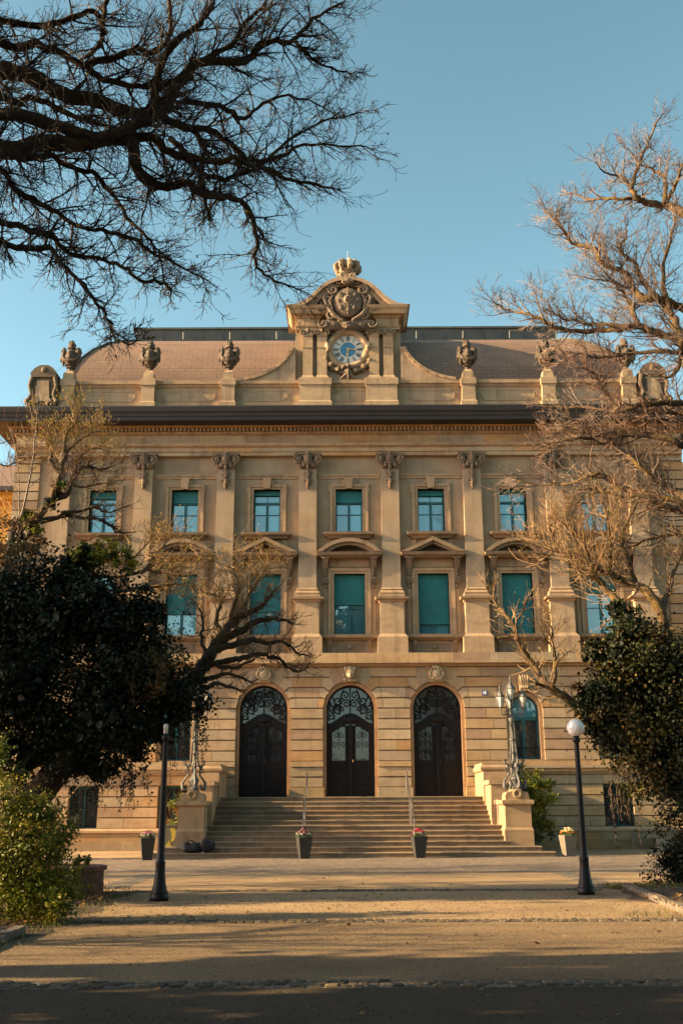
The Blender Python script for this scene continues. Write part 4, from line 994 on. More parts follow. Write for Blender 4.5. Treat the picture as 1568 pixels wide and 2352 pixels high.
# ================================================================== neighbours
def neighbour(sx, label, wallmat):
    o = thing('neighbouring_house', label, 'building', (AX+sx*19, 56, 0))
    mb = MB(); x0, x1 = sorted((AX+sx*14.0, AX+sx*34)); mb.box(x0, x1, 54, 66, 0, 17.6, BASE); part(mb, 'wall', wallmat, o)
    mb = MB(); mb.box(x0-0.3, x1+0.3, 53.7, 66.3, 17.6, 18.0); x = x0
    while x < x1: mb.box(x, x+0.12, 53.8, 54.0, 17.3, 17.5); x += 0.3
    part(mb, 'cornice', wallmat, o)
    me = bpy.data.meshes.new('roof'); vs = [(x0-0.5, 53.2, 18.0), (x1+0.5, 53.2, 18.0), (x1+0.5, 60, 21.6), (x0-0.5, 60, 21.6), (x0-0.5, 66.8, 18.0), (x1+0.5, 66.8, 18.0)]
    me.from_pydata(vs, [], [(0, 1, 2, 3), (3, 2, 5, 4), (0, 3, 4), (1, 5, 2)]); uv = me.uv_layers.new(name='UVMap')
    for lp in me.loops: v = me.vertices[lp.vertex_index].co; uv.data[lp.index].uv = (v.x, abs(v.y-60)*1.14)
    me.materials.append(M['roof']); r_ = bpy.data.objects.new('roof', me); col.objects.link(r_); r_.parent = o; r_.location = -Vector(o.location)
    mb = MB(); mb.box(x0-0.6, x1+0.6, 53.0, 53.25, 17.85, 18.1); part(mb, 'gutter', M['fascia'], o)
neighbour(-1, 'yellow rendered house with tiled roof at the left edge behind the sandstone building', M['yellowwall'])
neighbour(1, 'house with tiled roof barely showing past the right corner of the sandstone building', M['wall'])

# ================================================================== stairs
st = thing('front_staircase', 'wide stone entrance staircase in two flights with cheek walls and lamp pedestals', 'staircase', (AX, 37.2, 0))
SY = [37.2, 37.53, 37.86, 38.19, 38.52, 38.85, 40.3, 40.63, 40.96, 41.29, 41.62, 41.95]
for i, y in enumerate(SY):
    hw = (6.85, 6.45, 5.45, 5.33, 5.33, 5.33)[i] if i < 6 else 5.12
    z1 = 0.17*(i+1); yb = D+0.5 if i in (5, 11) else y+1.0
    mb = MB(); x = AX-hw
    while x < AX+hw:
        e_ = x+rng.uniform(1.8, 2.8)
        if AX+hw-e_ < 0.8: e_ = AX+hw
        k_ = rng.uniform(0.75, 1.0); t = tuple(v*k_ for v in rng.choice([(0.34, 0.26, 0.17), (0.31, 0.245, 0.17), (0.36, 0.255, 0.16), (0.30, 0.22, 0.145)]))
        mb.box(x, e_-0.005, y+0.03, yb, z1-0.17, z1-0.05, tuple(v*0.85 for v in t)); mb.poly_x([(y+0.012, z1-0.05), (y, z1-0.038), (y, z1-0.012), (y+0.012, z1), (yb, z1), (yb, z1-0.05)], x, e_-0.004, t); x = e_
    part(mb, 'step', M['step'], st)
PX = 5.68; SX = AX+0.08
for sx in (-1, 1):
    c = SX+sx*PX; mb = MB(); t = (0.40, 0.285, 0.165)
    mb.box(c-0.50, c+0.50, 37.90, 38.95, 0.30, 0.86, (0.36, 0.26, 0.16)); mb.frust(c, 38.425, 0.86, 0.95, 0.50, 0.525, 0.45, 0.475, t); mb.box(c-0.45, c+0.45, 37.95, 38.9, 0.95, 1.68, t); 
    mb.mould(c-0.45, c+0.45, 37.95, 38.9, [(0.0, 1.66), (0.04, 1.70), (0.10, 1.74), (0.10, 1.86), (0.0, 1.87)], (0.40, 0.285, 0.165))
    mb.box(c-0.41, c+0.41, 38.0, 38.86, 1.87, 2.02, t)
    mb.poly_y([(c-0.41, 2.02), (c+0.41, 2.02), (c+0.36, 2.12), (c+0.18, 2.17), (c+0.14, 2.24), (c-0.14, 2.24), (c-0.18, 2.17), (c-0.36, 2.12)], 38.0, 38.86, t)
    mb.torus_y((c, 37.99, 2.08), 0.12, 0.045, 18, 6, t); part(mb, 'lamp_pedestal', M['step'], st)
    mb = MB(); t = (0.42, 0.30, 0.18); xi = 5.12; xo = 6.25
    def bx(a, b, y0, y1, z0, z1, tt=t): p_, q_ = sorted((AX+sx*a, AX+sx*b)); mb.box(p_, q_, y0, y1, z0, z1, tt)
    bx(xi+0.18, xo-0.1, 38.9, 40.0, 0.0, 1.72); bx(xi+0.10, xo-0.06, 38.85, 40.05, 1.72, 1.88)
    bx(xi, xo-0.2, 40.0, 41.6, 0.0, 2.44); bx(xi-0.07, xo-0.14, 39.93, 41.6, 2.44, 2.60)
    bx(xi-0.05, xo-0.1, 41.6, D-0.06, 0.0, 2.95)
    p_ = sorted((AX+sx*(xi-0.15), AX+sx*(xo-0.02)))
    mb.mould(p_[0]+0.08, p_[1]-0.08, 41.66, D-0.3, [(0.0, 2.95), (0.06, 3.0), (0.08, 3.06), (0.08, 3.12), (0.02, 3.2), (0.02, 3.28)], t)
    part(mb, 'cheek_wall', M['step'], st)
for xh in (-1.38, 2.47):
    for i, (ya, yb, za, zb) in enumerate(((42.0, 40.15, 2.04, 1.02), (39.2, 37.75, 1.02, 0.34))):
        mb = MB(); mb.tube([(xh, ya, za), (xh, ya, za+0.93), (xh, ya-0.1, za+0.92), (xh, yb+0.1, zb+0.95), (xh, yb, zb+0.86), (xh, yb, zb)], 0.026, 6); part(mb, 'handrail', M['steel'], st)

# ================================================================== candelabra lamps
def candelabra(c, label):
    y = 38.42; z = 2.24; o = thing('candelabra_lamp', label, 'street lamp', (c, y, z), 'cast iron candelabra lamps flanking the stairs')
    W = lambda x, yy, zz: (c+x, y+yy, z+zz)
    mb = MB(); mb.lathe([(0.17, 0.0), (0.20, 0.06), (0.13, 0.12), (0.15, 0.25), (0.19, 0.34), (0.12, 0.46), (0.08, 0.6), (0.09, 0.80), (0.06, 0.9), (0.05, 1.4), (0.045, 2.1), (0.06, 2.2), (0.05, 2.3), (0.10, 2.36), (0.12, 2.46), (0.06, 2.52), (0.045, 2.6), (0.04, 3.1)], (c, y, z), 10)
    for i in range(4):                                      # slender stays round the shaft
        a = PI/4+PI/2*i; mb.tube([W(math.cos(a)*0.25, math.sin(a)*0.25, 0.80), W(math.cos(a)*0.17, math.sin(a)*0.17, 1.0), W(math.cos(a)*0.11, math.sin(a)*0.11, 1.6), W(math.cos(a)*0.09, math.sin(a)*0.09, 2.2), W(math.cos(a)*0.03, math.sin(a)*0.03, 2.38)], 0.020, 5)
    for zz in (1.25, 1.7): mb.lathe([(0.13, zz), (0.13, zz+0.03)], (c, y, z), 8)
    part(mb, 'shaft', M['lamp_iron'], o)
    for i in range(4):
        a = PI/2*i+0.25; mb = MB()
        P = lambda q, zz: W(math.cos(a)*q, math.sin(a)*q, zz)
        mb.tube([P(0.12, 0.86), P(0.24, 0.82), P(0.34, 0.90), P(0.38, 1.0), P(0.31, 1.03), P(0.29, 0.96)], [0.05, 0.05, 0.04, 0.035, 0.03, 0.02], 6)
        mb.tube([P(0.28, 0.84), P(0.20, 0.66), P(0.21, 0.52), P(0.30, 0.40), P(0.40, 0.26), P(0.40, 0.10), P(0.30, 0.04), P(0.23, 0.12), P(0.29, 0.20)], [0.035, 0.04, 0.035, 0.04, 0.055, 0.06, 0.05, 0.04, 0.025], 6)
        mb.tube([P(0.23, 0.60), P(0.32, 0.62), P(0.34, 0.70), P(0.28, 0.72)], 0.02, 5); mb.blob(P(0.36, 0.05), (0.09, 0.09, 0.06), 7, 5, 0.2); mb.blob(P(0.24, 0.78), (0.07, 0.07, 0.09), 7, 5, 0.3)
        part(mb, 'base_scroll', M['lamp_iron'], o)
    def lantern(x, yy, z0, s):
        mb = MB(); n = 6; r0, r1, h = 0.085*s, 0.165*s, 0.36*s
        C6 = lambda q, zz: [W(x+q*math.cos(2*PI*(k+0.5)/n), yy+q*math.sin(2*PI*(k+0.5)/n), zz) for k in range(n)]
        b, t_ = C6(r0, z0), C6(r1, z0+h)
        for k in range(n): mb.tube([b[k], t_[k]], 0.011, 4); mb.tube([t_[k], t_[(k+1) % n]], 0.014, 4); mb.tube([b[k], b[(k+1) % n]], 0.012, 4); q = Vector(t_[k]); mb.blob((q.x, q.y, q.z+0.025), (0.02, 0.02, 0.045), 5, 4)
        mb.lathe([(r0*0.5, z0-0.05), (r0, z0)], W(x, yy, 0), 6); mb.lathe([(r1*1.02, z0+h), (r1*0.95, z0+h+0.04*s), (r1*0.65, z0+h+0.13*s), (r1*0.42, z0+h+0.17*s), (r1*0.48, z0+h+0.19*s), (r1*0.40, z0+h+0.21*s), (r1*0.10, z0+h+0.24*s), (0.035*s, z0+h+0.30*s), (0.01, z0+h+0.42*s)], W(x, yy, 0), 6)
        l_ = part(mb, 'lantern', M['lamp_iron'], o)
        mb = MB(); mb.lathe([(r0*0.9, z0+0.01), (r1*0.93, z0+h-0.01)], W(x, yy, 0), 6); part(mb, 'lantern_glass', M['lampglass'], l_)
    lantern(0, 0, 3.12, 1.08)
    for i, (ax_, ay_) in enumerate(((-0.40, -0.10), (0.42, -0.02), (0.02, 0.38))):
        mb = MB(); q = math.hypot(ax_, ay_); ux, uy = ax_/q, ay_/q; P = lambda r, zz: W(ux*r, uy*r, zz)
        mb.tube([P(0.05, 2.55), P(0.16, 2.64), P(0.25, 2.58), P(0.36, 2.58), P(q, 2.66), P(q, 2.82)], [0.03, 0.028, 0.025, 0.028, 0.026, 0.03], 6)
        mb.tube([P(0.06, 2.72), P(0.18, 2.74), P(0.2, 2.86), P(0.11, 2.88), P(0.09, 2.8)], 0.018, 5); mb.tube([P(0.20, 2.6), P(0.28, 2.68), P(0.22, 2.74)], 0.016, 5)
        part(mb, 'arm', M['lamp_iron'], o); lantern(ax_, ay_, 2.86, 1.0)
    return o
candelabra(SX-PX, 'cast iron candelabra lamp on the left stair pedestal, its lanterns hidden in ivy')
candelabra(SX+PX, 'cast iron candelabra lamp with clear lanterns on the right stair pedestal')

# ================================================================== ground
def sheet(name, mat, pts, z, kind='structure', label=None):
    me = bpy.data.meshes.new(name); me.from_pydata([(x, y, z) for x, y in pts], [], [tuple(range(len(pts)))]); me.materials.append(mat)
    o = bpy.data.objects.new(name, me); col.objects.link(o); o['kind'] = kind
    if label: o['label'] = label
    return o
def quad(x0, x1, y0, y1): return [(x0, y0), (x1, y0), (x1, y1), (x0, y1)]
sheet('ground', M['asphalt'], quad(-600, 600, -300, 900), 0.0, label='sandy brown asphalt forecourt with tree shadows')
sheet('cobbled_forecourt', M['cobble'], quad(-9.5, 10.5, 28.6, 37.4), 0.004, label='cobbled strip in front of the stairs')
sheet('avenue_surface', M['asphalt_shaded'], quad(-60, 60, -40, 10.75), 0.002, label='foreground asphalt of the avenue, its colour darkened to deepen the shade'); sheet('avenue_surface', M['asphalt_part_shaded'], quad(-60, 60, 10.75, 16.5), 0.002, label='asphalt of the avenue between two rows of setts, its colour somewhat darkened for shade')  # both sheets carry extra shade darkening in their colour
for x0, x1 in ((AX-5.55, AX-4.95), (AX+5.0, AX+5.6)): sheet('sett_strip', M['sett'], quad(x0, x1, 23.4, 28.6), 0.004, label='strip of setts along the edge of the avenue')
def sett_row(y0, rows, sz, seed):
    r_ = random.Random(seed); mb = MB(); x0, x1 = AX-4.6, AX+4.8
    for k in range(rows):
        x = x0+r_.uniform(0, sz); y = y0+(k-(rows-1)/2)*sz*0.95
        while x < x1:
            w_ = sz*r_.uniform(0.75, 1.35); h_ = r_.uniform(0.004, 0.022); a = w_*0.44; b = sz*0.42; q = r_.uniform(0.6, 1.15); yy = y+r_.uniform(-0.012, 0.012)
            t = tuple(v*q for v in r_.choice([(0.17, 0.14, 0.10), (0.13, 0.11, 0.085), (0.20, 0.155, 0.10), (0.11, 0.09, 0.07)]))
            P = lambda f, z: [(x+w_/2+a*f*cx_+r_.uniform(-.006, .006), yy+b*f*cy_+r_.uniform(-.006, .006), z) for cx_, cy_ in ((-1, -0.8), (-0.8, -1), (0.8, -1), (1, -0.8), (1, 0.8), (0.8, 1), (-0.8, 1), (-1, 0.8))]
            vs = P(1.0, -0.02)+P(0.97, h_*0.6)+P(0.72, h_+0.006); fs = [tuple(range(16, 24))]+[(L_*8+m_, L_*8+(m_+1) % 8, L_*8+8+(m_+1) % 8, L_*8+8+m_) for L_ in (0, 1) for m_ in range(8)]
            if r_.random() > 0.05: mb.add(vs, fs, t)
            x += w_
    o = mb.build('sett_gutter', M['step']); o['kind'] = 'structure'; o['label'] = 'row of worn setts across the avenue'
    sheet('sett_bedding', M['cobble'], quad(x0, x1, y0-rows*sz/2, y0+rows*sz/2), 0.0035, label='dark bedding between the setts')
sett_row(10.75, 3, 0.13, 1); sett_row(16.5, 3, 0.13, 2); sett_row(22.5, 3, 0.14, 3)
def bed(name, x0, x1, y0, y1, seed, hgt, label):
    r = random.Random(seed); nx, ny = 46, 60; vs = []; fs = []
    for j in range(ny+1):
        for i in range(nx+1):
            u, v = i/nx, j/ny; x = x0+(x1-x0)*u; y = y0+(y1-y0)*v
            edge = min(u*8, (1-u)*8, v*12, (1-v)*12, 1.0); wob = 0.16*math.sin(y*1.7+seed)+0.10*math.sin(y*4.1+seed*2)
            vs.append((x+wob*(1 if (u < 0.02 or u > 0.98) else 0), y, 0.004 + edge*hgt*(0.5+0.5*r.random()) + (hgt*0.5*edge*math.sin(x*1.3)*math.sin(y*0.9))))
    for j in range(ny):
        for i in range(nx): a = j*(nx+1)+i; fs.append((a, a+1, a+nx+2, a+nx+1))
    me = bpy.data.meshes.new(name); me.from_pydata(vs, [], fs); me.shade_smooth(); me.materials.append(M['soil']); o = bpy.data.objects.new(name, me); col.objects.link(o); o['kind'] = 'structure'; o['label'] = label
bed('planting_bed', -24, -4.15, 5, 22.6, 1, 0.08, 'dark leafy soil bed left of the avenue'); bed('planting_bed', 5.35, 24, 8, 23.2, 2, 0.10, 'dark leafy soil bed right of the avenue')
def kerb(name, pts, label):
    mb = MB(); r = random.Random(3)
    for (xa, ya), (xb, yb) in zip(pts, pts[1:]):
        d = Vector((xb-xa, yb-ya)); n = max(1, int(d.length/0.9)); u = d/n; s = Vector((-d.y, d.x)).normalized()*0.07
        for i in range(n):
            p = Vector((xa, ya))+u*i; q = p+u*0.985; z = 0.10+r.uniform(-0.02, 0.015)
            mb.add([(p.x-s.x, p.y-s.y, -0.1), (q.x-s.x, q.y-s.y, -0.1), (q.x+s.x, q.y+s.y, -0.1), (p.x+s.x, p.y+s.y, -0.1), (p.x-s.x, p.y-s.y, z), (q.x-s.x, q.y-s.y, z), (q.x+s.x, q.y+s.y, z), (p.x+s.x, p.y+s.y, z)], [(3,2,1,0),(4,5,6,7),(0,1,5,4),(1,2,6,5),(2,3,7,6),(3,0,4,7)])
    o = mb.build(name, M['kerb']); o['kind'] = 'structure'; o['label'] = label
kerb('kerb', [(-4.25, 5), (-4.3, 15.0)], 'stone kerb of the left planting bed'); kerb('kerb', [(5.3, 8), (5.32, 17.2), (5.85, 23.2)], 'stone kerb of the right planting bed')

# ================================================================== street furniture
def lamp_post(px, py, Y, globe, label):
    p = at(px, py, Y); x, y = p.x, Y; o = thing('lamp_post', label, 'street lamp', (x, y, 0), 'globe lamp posts along the avenue')
    mb = MB(); mb.lathe([(0.170, 0.0), (0.170, 0.09), (0.150, 0.11), (0.160, 0.13), (0.160, 0.15), (0.140, 0.18), (0.115, 0.28), (0.092, 0.48), (0.086, 0.62), (0.094, 0.64), (0.094, 0.67), (0.072, 0.69), (0.068, 0.9), (0.048, 2.80), (0.048, 2.84), (0.075, 2.87), (0.078, 2.91), (0.055, 2.95), (0.05, 2.98)], (x, y, 0), 18)
    part(mb, 'post', M['post'], o, True)
    mb = MB()
    if globe: mb.blob((x, y, 3.13), 0.172, 28, 18); part(mb, 'globe', M['globe'], o, True); mb = MB(); mb.lathe([(0.05, 2.96), (0.09, 2.99), (0.10, 3.01)], (x, y, 0), 14); part(mb, 'globe_holder', M['post'], o, True)
    else: mb.lathe([(0.045, 2.98), (0.045, 3.14), (0.035, 3.16)], (x, y, 0), 10); part(mb, 'bare_lamp_fitting', M['whitecap'], o, True)
lamp_post(365, 2070, 20.3, False, 'dark lamp post on the left with its globe missing')
lamp_post(1346, 2059, 21.3, True, 'dark lamp post on the right topped by a white globe')

def flower_mesh(name, c, r, h, cols, n, root, seed):
    rr = random.Random(seed); mb = MB()
    for i in range(n):
        a = rr.uniform(0, 2*PI); q = r*math.sqrt(rr.random()); k = rr.random(); z = c[2]+h*(1-(q/r)**2*0.6)*rr.uniform(0.45, 1.0)
        p = (c[0]+q*math.cos(a), c[1]+q*math.sin(a), z); colr = cols(a, z-c[2], rr); s = rr.uniform(0.022, 0.036)
        mb.blob(p, (s, s, s*0.7), 6, 4, 0.25, i, colr)
    part(mb, name, M['leaf'], root)
def greens(name, c, r, h, n, root, seed):
    rr = random.Random(seed); mb = MB()
    for i in range(n):
        a = rr.uniform(0, 2*PI); q = r*1.1*math.sqrt(rr.random()); p = Vector((c[0]+q*math.cos(a), c[1]+q*math.sin(a), c[2]+rr.uniform(-0.02, h)))
        d = Vector((rr.gauss(0, 1), rr.gauss(0, 1), rr.gauss(0.4, 0.7))).normalized()*rr.uniform(0.05, 0.10); s = d.orthogonal().normalized()*0.02
        mb.add([p, p+d*0.5+s, p+d, p+d*0.5-s], [(0, 1, 2, 3)], (0.05, 0.09, 0.025))
    part(mb, name, M['leaf'], root)
def planter(px, py, Y, dark, label, cols, h=0.68, w0=0.155, w1=0.235, seed=1, rot=0.0):
    p = at(px, py, Y); x, y = p.x, Y; o = thing('flower_planter', label, 'planter', (x, y, 0), 'tapered flower planters in front of the stairs')
    mb = MB()
    mb.frust(0, 0, 0.01, h, w0, w0, w1, w1); mb.frust(0, 0, h, h+0.02, w1, w1, w1-0.02, w1-0.02)
    rt = Matrix.Rotation(rot, 4, 'Z'); mb.v = [tuple(rt @ Vector(v) + Vector((x, y, 0))) for v in mb.v]
    part(mb, 'pot', M['pot_dark'] if dark else M['pot_pale'], o)
    greens('foliage', (x, y, h), w1, 0.14, 150, o, seed); flower_mesh('flowers', (x, y, h+0.02), w1*1.05, 0.26, cols, 95, o, seed)
W_ = (0.45, 0.43, 0.39)
planter(337, 1974, 36.2, True, 'dark planter with pale pink and white flowers left of the stairs', lambda a, z, r: (0.42, 0.18, 0.20) if z > 0.13 else W_, seed=1, rot=0.25)
planter(698, 1972, 36.8, True, 'dark planter with dull purple and white flowers before the left handrail', lambda a, z, r: (0.22, 0.09, 0.10) if z > 0.12 else W_, seed=2, rot=0.3)
planter(963, 1971, 36.9, True, 'dark planter with red and white flowers before the right handrail', lambda a, z, r: (0.30, 0.03, 0.045) if z > 0.13 else (W_ if r.random() < 0.6 else (0.25, 0.06, 0.12)), seed=3, rot=0.2)
planter(1306, 1966, 37.6, False, 'pale taupe planter with orange and cream flowers right of the stairs', lambda a, z, r: (0.55, 0.45, 0.27) if z > 0.12 else (0.62, 0.19, 0.012), seed=4, rot=0.25)

# bags left on the lowest steps
def lump(name, label, cat, c, r, seed, n=14, flat=0.6):
    mb = MB(); rr = random.Random(seed)
    nu, nv = 22, 12
    vs = []; 
    mb.blob((c[0], c[1], c[2]+r[2]), r, nu, nv, 0.0, seed)
    out = []
    for v in mb.v:
        q = Vector(v)-Vector(c); f = 1+0.13*math.sin(q.x*17+seed)+0.10*math.sin(q.y*21+q.z*15+seed*2)+0.05*math.sin(q.x*40+q.z*33); out.append((c[0]+q.x*f, c[1]+q.y*f, c[2]+max(0.005, min(q.z*f, r[2]*2))))
    mb.v = out
    return mb, tag_later(name, label, cat)
def tag_later(*a): return a
pb = at(428, 1962, 37.37)
bag = thing('duffel_bag', 'black slumped duffel bag on the lowest step by the left pedestal', 'bag', (pb.x+0.18, 37.37, 0.17))
mb, _ = lump('', '', '', (pb.x+0.16, 37.38, 0.17), (0.40, 0.15, 0.17), 5); part(mb, 'bag_body', M['bag'], bag, True)
mb = MB(); mb.tube([(pb.x-0.05, 37.30, 0.40), (pb.x+0.02, 37.28, 0.56), (pb.x+0.20, 37.28, 0.58), (pb.x+0.30, 37.30, 0.44)], 0.022, 6); part(mb, 'strap', M['bag'], bag, True)
bag = thing('backpack', 'black rucksack leaning on the duffel bag and second step', 'bag', (pb.x+0.66, 37.42, 0.17))
mb, _ = lump('', '', '', (pb.x+0.66, 37.40, 0.17), (0.28, 0.15, 0.23), 9); part(mb, 'bag_body', M['bag'], bag, True)
mb, _ = lump('', '', '', (pb.x+0.78, 37.36, 0.36), (0.13, 0.10, 0.09), 12); part(mb, 'pocket', M['bag'], bag, True)
mb = MB(); mb.add([(pb.x+0.50, 37.22, 0.18), (pb.x+0.62, 37.23, 0.175), (pb.x+0.60, 37.29, 0.20), (pb.x+0.53, 37.28, 0.21)], [(0, 1, 2, 3)]); mb.add([(pb.x+0.50, 37.22, 0.178), (pb.x+0.62, 37.23, 0.172), (pb.x+0.57, 37.2, 0.20)], [(0, 1, 2)])
tag(mb.build('paper_scrap', M['paper'], None), 'small scrap of white paper beside the black bags on the step', 'litter')

# utility cabinet with yellow spray paint
pc = at(391, 1950, 40.2); cx_ = pc.x
cab = thing('utility_cabinet', 'grey green utility cabinet with yellow graffiti beside the left pedestal', 'cabinet', (cx_, 40.2, 0))
mb = MB(); mb.box(cx_-0.30, cx_+0.32, 40.2, 40.6, 0.02, 1.0); mb.box(cx_-0.33, cx_+0.35, 40.17, 40.63, 1.0, 1.05); mb.box(cx_-0.27, cx_+0.29, 40.19, 40.2, 0.1, 0.95); part(mb, 'body', M['cab'], cab)
mb = MB(); P = lambda l: [(cx_+x, z) for x, z in l]
mb.poly_y(P([(-0.05, 0.93), (0.12, 0.95), (0.20, 0.80), (0.19, 0.62), (0.08, 0.45), (0.0, 0.48), (0.05, 0.62), (0.01, 0.78)]), 40.182, 40.189); mb.poly_y(P([(-0.2, 0.30), (-0.05, 0.52), (0.02, 0.35), (0.05, 0.14), (-0.02, 0.08), (-0.06, 0.3), (-0.16, 0.22)]), 40.182, 40.189); mb.poly_y(P([(0.16, 0.4), (0.24, 0.5), (0.22, 0.28)]), 40.182, 40.189)
part(mb, 'graffiti', M['yellow'], cab)

# stone bench by the right wall, red sandstone planter wall on the left
pb2 = at(1510, 1950, 43.2); x = pb2.x
bn = thing('stone_bench', 'low stone bench half hidden by ivy at the right wall', 'bench', (x, 43.4, 0))
mb = MB(); mb.box(x-0.65, x+1.6, 43.1, 43.7, 0.44, 0.54, (0.3, 0.24, 0.17)); part(mb, 'seat', M['step'], bn)
for dx in (0.05, 1.2):
    mb = MB(); mb.box(x+dx-0.1, x+dx+0.35, 43.15, 43.65, 0, 0.438, (0.42, 0.36, 0.28)); part(mb, 'leg', M['step'], bn)
mb = MB(); r = random.Random(4)
cxw, cyw = -6.6, 21.3
for ring_, (za, zb) in enumerate(((0, 0.26), (0.265, 0.48))):
    for i in range(13):
        a0 = -PI*0.62+i*PI*1.1/13+ring_*0.1; a1 = a0+PI*1.1/13-0.012; o_, i_ = 2.0, 1.7
        mb.add([(cxw+q*math.cos(a), cyw+q*0.62*math.sin(a), z) for z in (za, zb) for q, a in ((i_, a0), (o_, a0), (o_, a1), (i_, a1))], [(3,2,1,0),(4,5,6,7),(0,1,5,4),(1,2,6,5),(2,3,7,6),(3,0,4,7)], pick(r))
for i in range(13):
    a0 = -PI*0.62+i*PI*1.1/13; a1 = a0+PI*1.1/13-0.008; o_, i_ = 2.05, 1.6
    mb.add([(cxw+q*math.cos(a), cyw+q*0.62*math.sin(a), z) for z in (0.483, 0.56) for q, a in ((i_, a0), (o_, a0), (o_, a1), (i_, a1))], [(3,2,1,0),(4,5,6,7),(0,1,5,4),(1,2,6,5),(2,3,7,6),(3,0,4,7)])
tag(mb.build('planter_wall', M['redstone']), 'low curved red sandstone planter wall behind the left bush', 'wall')

# ================================================================== trees
class Twigs:
    def __init__(s, seed): s.mb = MB(); s.r = random.Random(seed); s.tips = []
    def vec(s): 
        r = s.r; return Vector((r.gauss(0, 1), r.gauss(0, 1), r.gauss(0, 1))).normalized()
    def grow(s, p, d, L, rad, lev, wig=0.28, up=0.06, kids=5, sides=4, rmin=0.005, ang=(0.5, 1.05), ratio=(0.40, 0.68)):
        r = s.r; n = max(3, min(7, int(L/0.16))); path = [p.copy()]; dirs = [d.copy()]; rads = [rad]
        for i in range(n):
            d = (d + s.vec()*wig + Vector((0, 0, up))).normalized(); p = p + d*(L/n); path.append(p.copy()); dirs.append(d.copy())
            rads.append(max(rmin, rad*(1-0.72*(i+1)/n)))
        s.mb.tube(path, rads, sides if rad > 0.02 else 3, cap=False)
        if lev <= 0: s.tips.append((p, d)); return
        for k in range(kids):
            t = r.uniform(0.22, 1.0) if k else 1.0; i = min(n, int(t*n)); q = path[i]; dd = dirs[i]
            a = r.uniform(*ang)*(0.55 if k == 0 else 1); ax_ = dd.cross(s.vec())
            if ax_.length < 1e-3: continue
            nd = Matrix.Rotation(a, 3, ax_.normalized()) @ dd
            s.grow(q, nd.normalized(), L*r.uniform(*ratio), max(rmin, rads[i]*0.68), lev-1, wig, up, kids, sides, rmin, ang, ratio)
    def along(s, path, rads, step, L, lev, rad=None, t0=0.1, flat=1.0, **kw):
        """side branches along a limb"""
        r = s.r
        for i in range(len(path)-1):
            a, b = path[i], path[i+1]; seg = (b-a); n = max(1, int(round(seg.length/step)))
            for k in range(n):
                t = (k+r.random())/n; gt = (i+t)/(len(path)-1)
                if gt < t0: continue
                p = a+seg*t; v = s.vec(); v.y *= flat; v -= seg.normalized()*v.dot(seg.normalized())
                if v.length < 1e-3: continue
                d = (v.normalized()*r.uniform(0.6, 1.2)+seg.normalized()*r.uniform(0.5, 1.1)).normalized()
                rr_ = rads[i]+(rads[i+1]-rads[i])*t
                s.grow(p, d, L*r.uniform(0.5, 1.15)*(1.1-0.45*gt), min(rr_*0.6, rad or 1), lev, **kw)
        d = (path[-1]-path[-2]).normalized(); s.grow(path[-1], d, L*0.45, rads[-1]*0.9, min(lev, 2), **kw)

def limb_path(pxs, Y0, Y1, r, jit=0.015, sub=4, wander=0.0):
    n = len(pxs); ph = r.uniform(0, 6)
    pts = [at(x, y, Y0+(Y1-Y0)*i/(n-1)+wander*math.sin(ph+i*1.3)) for i, (x, y) in enumerate(pxs)]
    return smooth_path(pts, sub, jit, r)

def taper(n, r0, r1, p=0.9): return [r0+(r1-r0)*(i/(n-1))**p for i in range(n)]

def leaf_cloud(clusters, n, size, pal, seed, shell=0.55, droop=0.0, mb=None, shape=0.55):
    """leaf-sized faces through the volume of several ellipsoids: clusters [(centre, (rx, ry, rz), weight)]"""
    r = random.Random(seed); mb = mb or MB(); ws = [c[2] for c in clusters]; tot = sum(ws); clump = {}
    for ci, (c, rad, wgt) in enumerate(clusters):
        k = max(3, int(wgt/tot*n/90)); subs = []
        for _ in range(k):
            v = Vector((r.gauss(0, 1), r.gauss(0, 1), r.gauss(0, 1))).normalized(); q = r.uniform(shell, 1.0)**0.7
            subs.append((Vector((c[0]+v.x*rad[0]*q, c[1]+v.y*rad[1]*q, c[2]+v.z*rad[2]*q)), v, r.uniform(0.12, 0.30)*(rad[0]+rad[2]), r.choice(pal), r.uniform(0.7, 1.25)))
        for _ in range(int(wgt/tot*n)):
            sc_, v0, sr, colr, br = r.choice(subs)
            o = Vector((r.gauss(0, 0.42), r.gauss(0, 0.42), r.gauss(0, 0.36)))*sr; p = sc_+o
            nrm = (v0*0.7+Vector((r.gauss(0, 0.6), r.gauss(0, 0.6), r.gauss(0.25, 0.6)))).normalized()
            ax_ = nrm.orthogonal().normalized(); ax_ = Matrix.Rotation(r.uniform(0, 2*PI), 3, nrm) @ ax_
            ax_ = (ax_+Vector((0, 0, -droop))).normalized(); sd = nrm.cross(ax_)
            if sd.length < 1e-3: continue
            sd.normalize(); L = size*r.uniform(0.6, 1.3); wv = L*shape*r.uniform(0.8, 1.15); k2 = br*r.uniform(0.75, 1.25)
            t = tuple(min(0.9, x*k2) for x in colr)
            mb.add([p, p+ax_*L*0.45+sd*wv*0.5+nrm*L*0.06, p+ax_*L, p+ax_*L*0.45-sd*wv*0.5+nrm*L*0.06], [(0, 1, 2, 3)], t)
    return mb
def pxc(px, py, rpx, Y, ry=None, wgt=None, asp=1.0):
    c = at(px, py, Y); k = Y*1.0/F_PX; return (c, (rpx*k, ry if ry else rpx*k*0.85, rpx*k*asp), wgt if wgt else rpx**2)
